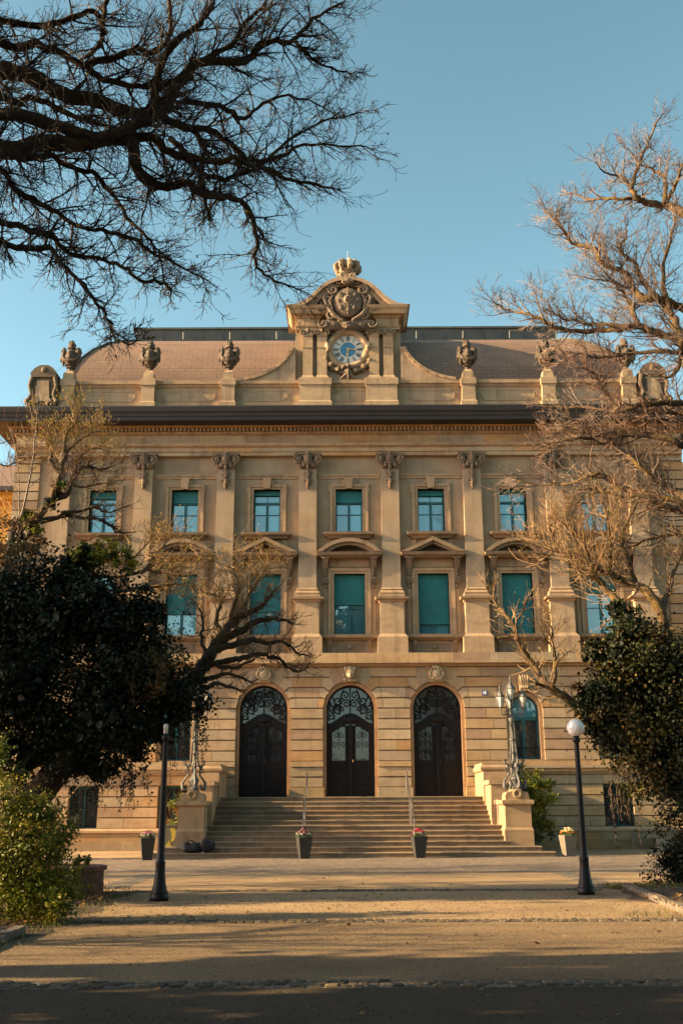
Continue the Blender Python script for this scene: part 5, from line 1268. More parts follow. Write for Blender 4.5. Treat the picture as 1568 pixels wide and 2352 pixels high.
def strands(mb, spots, Lr, n_leaf, size, pal, seed, stems):
    """hanging ivy shoots"""
    r = random.Random(seed)
    for c in spots:
        L = r.uniform(*Lr); p = Vector(c); path = [p.copy()]
        for i in range(8): p = p+Vector((r.gauss(0, 0.025), r.gauss(0, 0.025), -L/8)); path.append(p.copy())
        stems.tube(path, 0.005, 3, cap=False)
        for i in range(int(n_leaf*L)):
            t = r.random()**0.8; q = path[int(t*7.99)]; d = Vector((r.gauss(0, 1), r.gauss(0, 1), -0.7)).normalized(); s = d.orthogonal().normalized(); L2 = size*r.uniform(0.5, 1.15)*(1.1-0.5*t); tt = r.choice(pal); k = r.uniform(0.7, 1.2)
            q = q+Vector((r.gauss(0, 0.03), r.gauss(0, 0.03), r.gauss(0, 0.03))); mb.add([q, q+d*L2*0.4+s*L2*0.33, q+d*L2, q+d*L2*0.4-s*L2*0.33], [(0, 1, 2, 3)], tuple(x*k for x in tt))

IVY = [(0.010, 0.017, 0.005), (0.008, 0.014, 0.004), (0.014, 0.021, 0.006), (0.013, 0.016, 0.005), (0.022, 0.023, 0.007)]
IVYR = IVY + [(0.10, 0.09, 0.018), (0.11, 0.075, 0.02), (0.05, 0.047, 0.012), (0.055, 0.036, 0.011), (0.04, 0.05, 0.014), (0.026, 0.036, 0.010)]  # right ivy gets brighter tints standing in for sunlit leaves
BUSH = [(0.14, 0.155, 0.014), (0.09, 0.115, 0.011), (0.20, 0.20, 0.018), (0.055, 0.08, 0.009), (0.25, 0.21, 0.026)]
BROWN = [(0.13, 0.075, 0.03), (0.09, 0.06, 0.025), (0.08, 0.08, 0.02), (0.16, 0.09, 0.035)]

# --- the bare tree whose limbs reach over the avenue from the left
def c1(*p): return [(x*0.56, y*0.56) for x, y in p]
t1 = thing('overhanging_tree', 'bare dark tree whose limbs reach in from the upper left', 'tree', (-9.2, 11.0, 0))
r = random.Random(11)
base = Vector((-9.2, 11.0, 0))
mb = MB(); tr = smooth_path([base, base+Vector((0.1, 0, 2.5)), base+Vector((0.3, 0.1, 5.0)), base+Vector((0.7, 0.1, 7.0)), base+Vector((1.2, 0.2, 8.6)), base+Vector((1.8, 0.3, 10.0)), base+Vector((1.9, 0.3, 12.0)), base+Vector((1.6, 0.2, 14.5))], 4, 0.03, r); mb.tube(tr, taper(len(tr), 0.48, 0.12), 12); part(mb, 'trunk', M['bark_dark'], t1, True)
fork = base+Vector((1.5, 0.25, 9.3)); fork2 = base+Vector((1.85, 0.3, 11.6))
LIMBS = [ # (pixels in the photograph, near distance, far distance, start radius, end radius, fork, twig length)
 (c1((-120, 300), (0, 292), (130, 315), (250, 380), (400, 415), (540, 468), (650, 440), (735, 335), (830, 250), (1000, 250), (1055, 190), (1120, 170), (1205, 160), (1280, 80), (1400, 10)), 11.6, 13.6, 0.165, 0.02, fork, 1.0),
 (c1((-120, 560), (0, 610), (200, 592), (420, 572), (560, 500), (640, 480), (700, 420)), 11.2, 12.4, 0.17, 0.06, fork, 1.0),
 (c1((-120, 470), (60, 470), (250, 520), (420, 560), (600, 560), (700, 620), (830, 650), (1000, 665), (1120, 705), (1200, 740), (1320, 765)), 11.4, 13.2, 0.12, 0.02, fork, 1.0),
 (c1((540, 460), (640, 470), (760, 520), (860, 530), (960, 600), (1010, 650), (1130, 650), (1220, 600), (1350, 590), (1500, 600)), 12.2, 13.8, 0.075, 0.012, None, 0.9),
 (c1((420, 570), (535, 580), (560, 690), (620, 745), (680, 765), (770, 750), (830, 790), (910, 805), (1000, 835), (1040, 900), (1050, 1000), (1050, 1090), (1130, 1150), (1220, 1185)), 12.0, 13.4, 0.10, 0.012, None, 0.85),
 (c1((-60, 640), (0, 690), (60, 770), (160, 830), (250, 880), (330, 930), (450, 950), (560, 990), (640, 1040), (740, 1090), (850, 1150)), 11.8, 12.8, 0.065, 0.012, fork, 0.75),
 (c1((-60, 960), (0, 985), (100, 1020), (210, 1020), (250, 1080), (330, 1150), (380, 1220), (430, 1290), (455, 1340), (470, 1390), (540, 1410)), 11.6, 12.2, 0.060, 0.012, fork, 0.55),
 (c1((-60, 900), (0, 910), (100, 930), (200, 960), (280, 1035), (400, 1060), (500, 1090), (580, 1150), (660, 1160), (700, 1195)), 11.7, 12.5, 0.055, 0.02, fork, 0.6),
 (c1((-40, 600), (100, 640), (200, 640), (300, 685), (400, 720), (460, 800), (520, 890), (600, 970), (650, 1030), (670, 1140)), 12.1, 13.0, 0.070, 0.014, fork, 0.7),
 (c1((-100, 130), (60, 190), (180, 190), (330, 260), (430, 320), (560, 355), (650, 360), (760, 300), (900, 200), (990, 150), (1110, 20)), 11.9, 13.0, 0.085, 0.015, fork2, 1.0),
 (c1((-80, 60), (120, 100), (250, 85), (380, 40), (420, 130), (405, 190), (330, 250)), 12.0, 12.9, 0.06, 0.03, fork2, 0.8),
 (c1((640, 470), (640, 330), (700, 190), (800, 110), (860, 40), (890, -60)), 12.3, 13.4, 0.075, 0.03, None, 0.9),
 (c1((330, 270), (480, 230), (560, 195), (640, 215), (700, 120), (690, -40)), 12.6, 13.3, 0.06, 0.03, None, 0.85),
 (c1((1205, 160), (1250, 215), (1310, 260), (1400, 290), (1470, 295)), 13.3, 13.6, 0.035, 0.010, None, 0.5),
 (c1((830, 250), (940, 180), (1010, 90), (1080, 20), (1130, -60)), 12.9, 13.4, 0.05, 0.02, None, 0.8),
 (c1((420, 130), (430, 20), (470, -60)), 12.4, 12.6, 0.05, 0.03, None, 0.6),
 (c1((800, 530), (840, 610), (830, 680), (850, 880), (860, 860)), 12.6, 12.9, 0.045, 0.02, None, 0.5),
 (c1((700, 560), (850, 720), (980, 720), (1100, 650), (1200, 560), (1350, 490), (1480, 460)), 12.5, 13.7, 0.05, 0.010, None, 0.7),
 (c1((760, 420), (900, 430), (1000, 480), (1080, 420), (1180, 390), (1330, 440)), 12.7, 13.9, 0.05, 0.012, None, 0.8),
 (c1((-60, 350), (60, 420), (140, 400), (260, 460), (380, 500), (520, 540)), 12.4, 13.2, 0.08, 0.03, fork, 0.8),
]
tw = Twigs(21)
for pxs, ya, yb, ra, rb, fk, tl in LIMBS:
    path = limb_path(pxs, ya, yb, r, 0.014, 4, 0.12)
    if fk is not None: path = smooth_path([fk, (fk+path[0])*0.5+Vector((0, 0, 0.15)), path[0]], 4)[:-1] + path
    rads = taper(len(path), ra*0.95, rb*0.9, 0.85); rads = [q*r.uniform(0.88, 1.15) for q in rads]
    mb = MB(); mb.tube(path, rads, 8); part(mb, 'limb', M['bark_dark'], t1, True)
    tw.along(path, rads, 0.135, tl*0.9, 2, rad=0.020, t0=0.10, wig=0.27, up=0.02, kids=5, rmin=0.0034)
part(tw.mb, 'twigs', M['twig_dark'], t1)
lm = MB()
for (p, d) in r.sample(tw.tips, min(320, len(tw.tips))):
    q = p-d*r.uniform(0, 0.2); d2 = (d+tw.vec()*0.8).normalized()*r.uniform(0.03, 0.06); s = d2.orthogonal().normalized()*0.014
    lm.add([q, q+d2*0.5+s, q+d2, q+d2*0.5-s], [(0, 1, 2, 3)], r.choice([(0.16, 0.15, 0.02), (0.30, 0.18, 0.02), (0.10, 0.12, 0.02)]))
part(lm, 'young_leaves', M['leaf'], t1)

# --- the tall bare tree on the right
def c2(*p): return [(1097.6+x*0.3, 250.9+y*0.3) for x, y in p]
def c3(*p): return [(1097.6+x*0.3, 940.8+y*0.3) for x, y in p]
t2 = thing('bare_tree', 'tall bare tree with sunlit golden twigs reaching in from the right', 'tree', (11.4, 26.5, 0))
r = random.Random(12); base = Vector((11.4, 26.5, 0)); mb = MB()
tr = smooth_path([base, base+Vector((-0.3, 0, 3)), base+Vector((-0.5, 0.1, 6)), base+Vector((-0.9, 0.2, 8.5)), base+Vector((-1.2, 0.3, 11)), base+Vector((-1.5, 0.3, 13.5)), base+Vector((-1.6, 0.2, 16.0))], 4, 0.03, r); mb.tube(tr, taper(len(tr), 0.46, 0.14), 12); part(mb, 'trunk', M['bark_gold'], t2, True)
F = lambda z: base+Vector((-0.5-0.08*z, 0.2, z))
L2 = [
 (c2((1700, 1600), (1568, 1525), (1460, 1480), (1350, 1450), (1240, 1440), (1170, 1350), (1130, 1250), (1030, 1210), (930, 1160), (910, 1090), (830, 1050), (720, 1020), (670, 950), (600, 870), (540, 800), (500, 770)), 26.6, 27.6, 0.155, 0.02, F(11.5), 1.5, 'g'),
 (c2((1700, 900), (1568, 790), (1450, 740), (1330, 720), (1240, 690), (1180, 620), (1200, 490), (1270, 330), (1310, 230), (1385, 70)), 26.2, 27.0, 0.17, 0.02, F(14.2), 1.2, 'g'),
 (c2((1240, 690), (1100, 680), (950, 690), (800, 670), (700, 640)), 26.7, 27.5, 0.07, 0.012, None, 0.9, 'g'),
 (c2((1180, 610), (1100, 520), (990, 490), (900, 400)), 26.7, 26.2, 0.06, 0.014, None, 1.0, 'g'),
 (c2((1430, 710), (1430, 540), (1350, 460), (1250, 420), (1130, 280)), 26.4, 27.2, 0.08, 0.015, None, 1.1, 'g'),
 (c2((1430, 720), (1500, 600), (1540, 480), (1568, 420)), 26.4, 26.0, 0.07, 0.03, None, 1.0, 'g'),
 (c2((1700, 1900), (1568, 1790), (1480, 1740), (1350, 1710), (1230, 1660), (1100, 1680), (960, 1690), (800, 1700), (600, 1670), (500, 1620), (400, 1570), (280, 1550), (190, 1520), (100, 1450)), 26.0, 27.0, 0.15, 0.015, F(9.5), 1.3, 'g'),
 (c2((1160, 1660), (1000, 1650), (850, 1640), (720, 1610), (640, 1600), (540, 1500), (460, 1390)), 26.3, 27.3, 0.07, 0.012, None, 1.2, 'g'),
 (c2((1230, 1660), (1180, 1540), (1150, 1450), (1050, 1340), (950, 1230)), 26.3, 26.9, 0.09, 0.02, None, 1.2, 'g'),
 (c2((1600, 1950), (1530, 1700), (1470, 1560), (1400, 1480), (1260, 1300), (1190, 1180), (1080, 1080), (1130, 980), (1130, 900)), 26.5, 27.2, 0.16, 0.02, F(9.5), 1.4, 'g'),
 (c2((1470, 1560), (1420, 1360), (1420, 1180), (1470, 1000), (1500, 850)), 26.7, 26.3, 0.08, 0.02, None, 1.4, 'g'),
 (c2((1350, 1450), (1200, 1400), (1050, 1330), (900, 1300), (760, 1290)), 26.9, 27.4, 0.06, 0.012, None, 1.2, 'g'),
 (c2((1700, 1800), (1568, 1860), (1400, 1850), (1200, 1870), (1040, 1890), (900, 1900), (760, 1880), (600, 1960)), 25.6, 26.6, 0.10, 0.015, F(8.5), 1.1, 'd'),
 (c2((1700, 2250), (1568, 2240), (1400, 2240), (1200, 2280), (1060, 2290), (990, 2180), (930, 2090), (880, 2010), (760, 1960)), 25.2, 26.0, 0.12, 0.02, F(7.5), 1.1, 'd'),
 (c2((1700, 1780), (1568, 1760), (1540, 1950), (1480, 2040)), 25.8, 25.6, 0.12, 0.05, F(9.0), 1.0, 'g'),
 (c3((1700, 300), (1568, 280), (1450, 215), (1300, 200), (1130, 190), (1000, 180), (860, 220), (700, 220), (600, 260), (540, 300)), 25.3, 26.2, 0.12, 0.02, F(7.5), 1.3, 'd'),
 (c3((1700, 750), (1568, 660), (1480, 620), (1400, 560), (1300, 480), (1200, 400), (1100, 330), (1000, 280), (900, 230), (800, 160), (700, 120)), 25.4, 26.2, 0.13, 0.015, F(5.5), 1.3, 'g'),
 (c3((1700, 800), (1568, 720), (1400, 670), (1250, 640), (1080, 600), (960, 500), (850, 500), (720, 560), (520, 580), (300, 540)), 25.7, 26.8, 0.11, 0.015, F(5.5), 1.4, 'g'),
 (c3((1700, 860), (1568, 785), (1400, 710), (1250, 660), (1080, 660), (900, 630), (760, 720)), 25.1, 25.8, 0.10, 0.02, F(5.0), 1.2, 'd'),
 (c3((1700, 930), (1568, 940), (1400, 970), (1250, 1010), (1150, 1060), (1050, 1100)), 26.0, 26.6, 0.08, 0.02, F(4.8), 1.2, 'g'),
 (c2((1700, 2400), (1568, 2330), (1350, 2310), (1100, 2300), (900, 2290), (700, 2280), (500, 2275)), 26.0, 27.2, 0.10, 0.02, F(7.2), 1.1, 'g'),
]
tg, td = Twigs(22), Twigs(23)
for pxs, ya, yb, ra, rb, fk, tl, kd in L2:
    path = limb_path(pxs, ya, yb, r, 0.018, 4, 0.25)
    if fk is not None: path = smooth_path([fk, (fk+path[0])*0.5, path[0]], 3)[:-1] + path
    rads = [q*r.uniform(0.9, 1.12) for q in taper(len(path), ra, rb, 0.85)]
    mb = MB(); mb.tube(path, rads, 8); part(mb, 'limb', M['bark_gold'] if kd == 'g' else M['bark_dark'], t2, True)
    (tg if kd == 'g' else td).along(path, rads, 0.42 if kd == 'g' else 0.75, tl*0.85, 2, rad=0.026, t0=0.2, wig=0.20, up=0.09, kids=5, rmin=0.0045)
part(tg.mb, 'twigs', M['twig_pale'], t2); part(td.mb, 'dark_twigs', M['twig_brown'], t2)

# --- ivy-clad leaning tree in front of it, with golden brush above
t3 = thing('ivy_clad_tree', 'ivy covered tree on the right with leaning bare stems and golden twigs', 'tree', at(1640, 2000, 24.5)*1.0)
t3.location.z = 0; r = random.Random(13); bx_ = t3.location.x
mb = MB(); tr = smooth_path([Vector((bx_, 24.5, 0)), Vector((bx_-0.1, 24.5, 1.5)), Vector((bx_-0.2, 24.5, 3)), at(1500, 1600, 24.5), at(1450, 1480, 24.6)], 4, 0.03, r); mb.tube(tr, taper(len(tr), 0.36, 0.2), 10); part(mb, 'trunk', M['bark_gold'], t3, True)
L3 = [
 (c3((1460, 1750), (1430, 1690), (1400, 1560), (1300, 1400), (1200, 1340), (1100, 1310), (1000, 1250), (900, 1200), (750, 1120), (640, 1080), (570, 1000), (550, 900)), 24.6, 25.4, 0.16, 0.03, 1.5, 3),
 (c3((1100, 1500), (1040, 1450), (960, 1350), (900, 1280), (860, 1180), (800, 1000), (700, 900)), 24.7, 25.2, 0.12, 0.03, 1.4, 3),
 (c3((1200, 1340), (1150, 1150), (1100, 1000), (1150, 850), (1220, 700)), 25.0, 25.6, 0.07, 0.02, 1.3, 3),
 (c3((1000, 1250), (1020, 1100), (1000, 900), (960, 750)), 25.1, 24.7, 0.06, 0.02, 1.2, 3),
 (c3((1400, 1560), (1450, 1400), (1500, 1250), (1568, 1100)), 24.7, 25.3, 0.09, 0.03, 1.3, 3),
 (c3((640, 1080), (580, 1080), (500, 1040), (430, 1000)), 25.2, 25.5, 0.05, 0.015, 1.0, 2),
 (c3((1150, 2520), (950, 2440), (800, 2350), (760, 2290), (650, 2195), (540, 2130), (480, 2060), (430, 1980), (380, 1900), (300, 1770), (270, 1660), (190, 1540), (100, 1430), (50, 1340)), 24.2, 24.8, 0.17, 0.015, 0.75, 1),
 (c3((570, 2130), (590, 1960), (580, 1850), (560, 1700), (540, 1600)), 24.3, 24.6, 0.06, 0.014, 0.75, 2),
 (c3((300, 1770), (290, 1650), (340, 1540), (400, 1420)), 24.5, 24.2, 0.045, 0.012, 0.6, 1),
 (c3((540, 2130), (470, 2110), (440, 2090)), 24.3, 24.0, 0.06, 0.03, 0.15, 0),
 (c3((590, 1960), (640, 1900), (700, 1850)), 24.4, 24.6, 0.03, 0.01, 0.5, 1),
]
tg = Twigs(24)
for pxs, ya, yb, ra, rb, tl, lv in L3:
    path = limb_path(pxs, ya, yb, r, 0.014, 4, 0.15); rads = [q*r.uniform(0.9, 1.12) for q in taper(len(path), ra, rb, 0.8)]
    mb = MB(); mb.tube(path, rads, 8); part(mb, 'limb', M['bark_gold'], t3, True)
    tg.along(path, rads, 0.24 if lv > 2 else 0.3, tl*0.9, min(2, lv), rad=0.022, t0=0.25, wig=0.20, up=0.12, kids=5 if lv > 2 else 4, rmin=0.0048)
part(tg.mb, 'twigs', M['twig_gold'], t3)
lm = MB()
for (p, d) in r.sample(tg.tips, min(1300, len(tg.tips))):
    d2 = (d+tg.vec()*0.7).normalized()*r.uniform(0.03, 0.07); s = d2.orthogonal().normalized()*0.016
    lm.add([p, p+d2*0.5+s, p+d2, p+d2*0.5-s], [(0, 1, 2, 3)], r.choice([(0.30, 0.24, 0.05), (0.34, 0.20, 0.06), (0.22, 0.20, 0.04)]))
part(lm, 'young_leaves', M['leaf'], t3)
Yr = 24.2
cl = [pxc(1450, 1520, 95, Yr), pxc(1400, 1600, 75, Yr), pxc(1520, 1560, 110, Yr), pxc(1460, 1650, 115, Yr), pxc(1560, 1680, 120, Yr), pxc(1500, 1740, 90, Yr), pxc(1390, 1690, 50, Yr), pxc(1430, 1440, 55, Yr), pxc(1480, 1470, 55, Yr), pxc(1610, 1560, 120, Yr), pxc(1550, 1790, 70, Yr), pxc(1375, 1500, 42, Yr), pxc(1350, 1600, 40, Yr), pxc(1365, 1660, 38, Yr), pxc(1412, 1400, 26, Yr-0.1, None, 700)]
mb = leaf_cloud(cl, 46000, 0.085, IVYR, 31, 0.35, 0.3, None, 0.75)
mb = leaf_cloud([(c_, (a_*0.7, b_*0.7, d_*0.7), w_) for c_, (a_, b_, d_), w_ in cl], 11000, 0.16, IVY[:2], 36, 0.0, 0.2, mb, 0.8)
stems = MB(); r = random.Random(5)
strands(mb, [at(r.uniform(1400, 1600), r.uniform(1760, 1830), Yr+r.uniform(-0.6, 0.4)) for _ in range(34)], (0.3, 1.3), 20, 0.10, IVY, 8, stems)
part(mb, 'ivy', M['ivy'], t3); part(stems, 'ivy_stems', M['twig_brown'], t3)
# bush at the right edge below
def bush(name, label, cat, base, clusters, n, size, pal, seed, nst=14, h=1.2, smat='twig_brown', group=None, shape=0.5):
    o = thing(name, label, cat, (base[0], base[1], 0), group); tw_ = Twigs(seed); r_ = random.Random(seed)
    for i in range(nst): tw_.grow(Vector((base[0]+r_.gauss(0, 0.25), base[1]+r_.gauss(0, 0.2), 0)), Vector((r_.gauss(0, 0.4), r_.gauss(0, 0.3), 1)).normalized(), h*r_.uniform(0.7, 1.2), 0.018, 2, 0.22, 0.05, 3, 4, 0.004)
    part(tw_.mb, 'stems', M[smat], o); part(leaf_cloud(clusters, n, size, pal, seed, 0.3, 0.1, None, shape), 'foliage', M['leaf'], o)
    return o
p = at(1560, 2060, 23.5); bush('ivy_bush', 'dark ivy bush at the right edge beside the bench', 'shrub', (p.x+0.2, 23.5), [pxc(1560, 1920, 62, 23.5), pxc(1580, 1990, 85, 23.5), pxc(1545, 2000, 45, 23.5), pxc(1575, 1870, 50, 23.5), pxc(1600, 2040, 90, 23.2)], 6500, 0.10, IVY, 41, 14, 0.8)
# --- left: ivy-clad tree in shade with golden brush
Yl = 21.3
t4 = thing('ivy_clad_tree', 'dark ivy smothered tree on the left whose bare bough reaches towards the doors', 'tree', (-6.3, Yl, 0))
r = random.Random(14)
mb = MB(); tr = smooth_path([Vector((-6.3, Yl, 0)), Vector((-6.2, Yl, 1.5)), at(150, 1750, Yl), at(220, 1600, Yl), at(330, 1560, Yl)], 4, 0.03, r); mb.tube(tr, taper(len(tr), 0.34, 0.2), 10); part(mb, 'trunk', M['bark_dark'], t4, True)
def c4(*p): return [(282+x*0.28, 1191.7+y*0.28) for x, y in p]
L4 = [
 (c4((330, 1500), (480, 1400), (600, 1300), (700, 1120), (780, 1000), (850, 920), (920, 830), (1000, 785), (1140, 720), (1190, 650), (1240, 590)), 21.9, 22.6, 0.19, 0.02, 0.55, 2, 'd'),
 (c4((700, 1150), (830, 990), (960, 930), (1080, 850), (1180, 820), (1300, 830), (1400, 860)), 22.0, 22.8, 0.12, 0.02, 0.5, 2, 'd'),
 (c4((830, 960), (780, 880), (770, 780), (800, 720), (760, 650), (660, 600), (590, 575)), 22.2, 22.6, 0.06, 0.012, 0.6, 2, 'g'),
 (c4((890, 850), (900, 740), (940, 640), (960, 560), (930, 480), (880, 400)), 22.2, 22.0, 0.06, 0.012, 0.75, 3, 'g'),
 (c4((1000, 785), (1010, 680), (1080, 560), (1150, 450), (1180, 380)), 22.3, 22.7, 0.05, 0.012, 0.7, 3, 'g'),
 (c4((650, 1250), (740, 1190), (900, 1160), (1000, 1140), (1120, 1110), (1200, 1130), (1300, 1160), (1360, 1230), (1440, 1250), (1490, 1230), (1540, 1170)), 22.0, 22.9, 0.08, 0.012, 0.4, 2, 'd'),
 (c4((760, 1080), (900, 1040), (1060, 1000), (1200, 1020), (1330, 1010), (1420, 1100), (1530, 1130)), 22.1, 22.8, 0.09, 0.012, 0.45, 2, 'd'),
 (c4((620, 1330), (760, 1290), (860, 1270), (960, 1300), (1050, 1340), (1080, 1330)), 21.9, 22.6, 0.06, 0.012, 0.25, 1, 'd'),
 (c4((640, 1400), (760, 1350), (860, 1375), (940, 1400), (1000, 1420)), 21.8, 22.4, 0.06, 0.012, 0.25, 1, 'd'),
 (c4((700, 1180), (840, 1220), (960, 1210), (1080, 1150)), 21.9, 22.4, 0.06, 0.02, 0.3, 1, 'd'),
 (c4((690, 1110), (640, 1000), (660, 880), (640, 760), (600, 690)), 22.1, 22.5, 0.045, 0.012, 0.5, 2, 'd'),
 (c4((60, 1500), (130, 1500), (220, 1470), (300, 1390), (350, 1300), (370, 1240), (450, 1190)), 20.9, 21.2, 0.035, 0.010, 0.40, 2, 'g'),
 (c4((120, 1510), (180, 1400), (230, 1300), (220, 1180)), 20.9, 21.1, 0.03, 0.010, 0.4, 2, 'g'), (c4((100, 1510), (70, 1400), (30, 1330), (10, 1280)), 20.9, 20.8, 0.025, 0.008, 0.35, 2, 'g'),
 (c4((-100, 480), (60, 450), (200, 420), (300, 440), (420, 400), (520, 330)), 22.4, 22.9, 0.05, 0.012, 0.75, 3, 'g'),
 (c4((0, 600), (150, 560), (290, 560), (400, 540), (560, 520)), 22.3, 22.9, 0.05, 0.012, 0.75, 3, 'g'),
 (c4((0, 520), (80, 350), (150, 260), (220, 180)), 22.4, 22.6, 0.045, 0.012, 0.7, 2, 'g'), (c4((150, 450), (250, 330), (330, 230), (370, 180)), 22.5, 22.7, 0.04, 0.010, 0.6, 2, 'g'),
]
tg, td = Twigs(25), Twigs(26)
for pxs, ya, yb, ra, rb, tl, lv, kd in L4:
    path = limb_path(pxs, ya, yb, r, 0.012, 4, 0.12); rads = [q*r.uniform(0.88, 1.15) for q in taper(len(path), ra, rb, 0.8)]
    mb = MB(); mb.tube(path, rads, 8); part(mb, 'limb', M['bark_dark'] if kd == 'd' else M['bark_gold'], t4, True)
    (tg if kd == 'g' else td).along(path, rads, 0.17, tl, lv, rad=0.018, t0=0.25, wig=0.20, up=0.10, kids=4 if lv < 3 else 3, rmin=0.0042)
part(tg.mb, 'twigs', M['twig_gold'], t4); part(td.mb, 'dark_twigs', M['twig_brown'], t4)
lm = MB()
for (p, d) in r.sample(tg.tips, min(3000, len(tg.tips))):
    d2 = (d+tg.vec()*0.7).normalized()*r.uniform(0.03, 0.06); s = d2.orthogonal().normalized()*0.013
    lm.add([p, p+d2*0.5+s, p+d2, p+d2*0.5-s], [(0, 1, 2, 3)], r.choice([(0.34, 0.24, 0.04), (0.36, 0.19, 0.05), (0.24, 0.20, 0.03)]))
part(lm, 'young_leaves', M['leaf'], t4)
cl = [pxc(120, 1420, 150, Yl), pxc(50, 1560, 170, Yl), pxc(230, 1400, 120, Yl), pxc(300, 1490, 125, Yl), pxc(250, 1620, 140, Yl), pxc(390, 1570, 85, Yl), pxc(430, 1610, 58, Yl), pxc(120, 1690, 110, Yl), pxc(275, 1700, 72, Yl), pxc(160, 1310, 70, Yl), pxc(330, 1400, 60, Yl), pxc(30, 1360, 90, Yl), pxc(-60, 1500, 200, Yl), pxc(350, 1650, 70, Yl), pxc(220, 1750, 50, Yl), pxc(60, 1740, 70, Yl)]
mb = leaf_cloud(cl, 60000, 0.078, IVY, 32, 0.2, 0.3, None, 0.75)
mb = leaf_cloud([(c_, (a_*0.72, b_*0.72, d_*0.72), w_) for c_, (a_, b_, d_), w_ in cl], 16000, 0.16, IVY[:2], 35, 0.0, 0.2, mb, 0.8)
mb = leaf_cloud([pxc(258, 1262, 34, Yl), pxc(200, 1275, 40, Yl), pxc(285, 1290, 30, Yl)], 1500, 0.09, BUSH, 33, 0.3, 0.1, mb, 0.7)  # yellow-green leaf colours stand in for the sunlit top of the ivy
stems = MB(); r = random.Random(6)
strands(mb, [at(r.uniform(150, 345), r.uniform(1730, 1790), Yl+r.uniform(-0.6, 0.6)) for _ in range(46)] + [at(r.uniform(340, 480), r.uniform(1640, 1670), Yl+r.uniform(-0.4, 0.4)) for _ in range(16)], (0.3, 0.95), 26, 0.085, IVY, 9, stems)
strands(mb, [at(x, y, Yl) for x, y in ((452, 1650), (470, 1650), (446, 1640), (395, 1660), (330, 1700))], (0.7, 1.1), 30, 0.07, IVY, 19, stems)
part(mb, 'ivy', M['ivy'], t4); part(stems, 'ivy_stems', M['twig_dark'], t4)

# --- smaller twiggy tree behind it at the left edge
def c5(*p): return [(x*0.2, 909.4+y*0.2) for x, y in p]
t5 = thing('budding_tree', 'crooked small tree with ivy and budding golden twigs before the left building corner', 'tree', (-9.2, 27.5, 0)); r = random.Random(15)
mb = MB(); tr = smooth_path([Vector((-9.2, 27.5, 0)), Vector((-9.0, 27.4, 3)), at(10, 1350, 27.3), at(48, 1205, 27.2)], 4, 0.03, r); mb.tube(tr, taper(len(tr), 0.28, 0.17), 10); part(mb, 'trunk', M['bark_dark'], t5, True)
L5 = [
 (c5((240, 1480), (400, 1420), (520, 1280), (620, 1190), (780, 1120), (800, 1000), (870, 870), (1000, 800), (1150, 850), (1300, 800)), 27.2, 27.8, 0.15, 0.015, 0.9, 2, 'd'),
 (c5((600, 1200), (640, 1050), (700, 900), (740, 650), (770, 430), (880, 290), (900, 150)), 27.3, 27.0, 0.10, 0.012, 0.9, 3, 'g'),
 (c5((740, 700), (850, 560), (960, 480), (1130, 400)), 27.2, 27.5, 0.05, 0.012, 0.8, 3, 'g'),
 (c5((700, 900), (600, 780), (570, 620), (520, 480), (530, 350)), 27.3, 26.9, 0.06, 0.012, 0.8, 3, 'g'),
 (c5((870, 870), (900, 750), (980, 640), (1100, 600), (1250, 640)), 27.5, 27.9, 0.05, 0.012, 0.7, 3, 'g'),
 (c5((800, 1010), (950, 1050), (1100, 1020), (1300, 1000)), 27.4, 27.7, 0.05, 0.012, 0.6, 2, 'g'),
 (c5((420, 1450), (560, 1420), (700, 1380), (830, 1380), (950, 1400), (1150, 1420), (1300, 1500), (1420, 1590)), 27.0, 27.6, 0.09, 0.015, 0.6, 1, 'd'),
 (c5((700, 1350), (900, 1320), (1080, 1270), (1180, 1320), (1300, 1330), (1500, 1250)), 27.0, 27.4, 0.06, 0.012, 0.6, 1, 'd'),
 (c5((1150, 1420), (1280, 1500), (1350, 1570), (1560, 1560)), 27.3, 27.6, 0.05, 0.012, 0.5, 1, 'd'),
 (c5((240, 1400), (290, 1200), (330, 1000), (370, 800), (400, 500), (425, 250), (430, 0), (425, -60)), 26.8, 26.9, 0.035, 0.008, 0.35, 0, 'p'),
 (c5((230, 1420), (220, 1200), (215, 900), (180, 600), (110, 380)), 26.8, 27.0, 0.02, 0.006, 0.3, 0, 'p'),
 (c5((425, 200), (450, 140), (490, 0)), 26.9, 26.8, 0.012, 0.006, 0.25, 0, 'p'), (c5((420, 230), (390, 100), (370, 0)), 26.9, 26.95, 0.012, 0.006, 0.25, 0, 'p'),
 (c5((330, 1050), (480, 930), (620, 830)), 26.9, 26.7, 0.012, 0.006, 0.25, 0, 'p'), (c5((410, 430), (520, 320), (630, 200)), 26.9, 27.1, 0.012, 0.006, 0.25, 0, 'p'),
 (c5((330, 900), (320, 700), (300, 520), (245, 320)), 26.9, 27.1, 0.012, 0.006, 0.25, 0, 'p'),
 (c5((60, 1560), (200, 1500), (360, 1430), (560, 1300)), 26.6, 26.9, 0.02, 0.008, 0.5, 1, 'g'),
 (c5((0, 780), (80, 800), (150, 770), (180, 690)), 26.9, 27.2, 0.03, 0.01, 0.5, 2, 'd'), (c5((-60, 560), (20, 540), (100, 490)), 27.0, 27.2, 0.02, 0.008, 0.45, 1, 'd'),
]
tg, td, tp = Twigs(27), Twigs(28), Twigs(29)
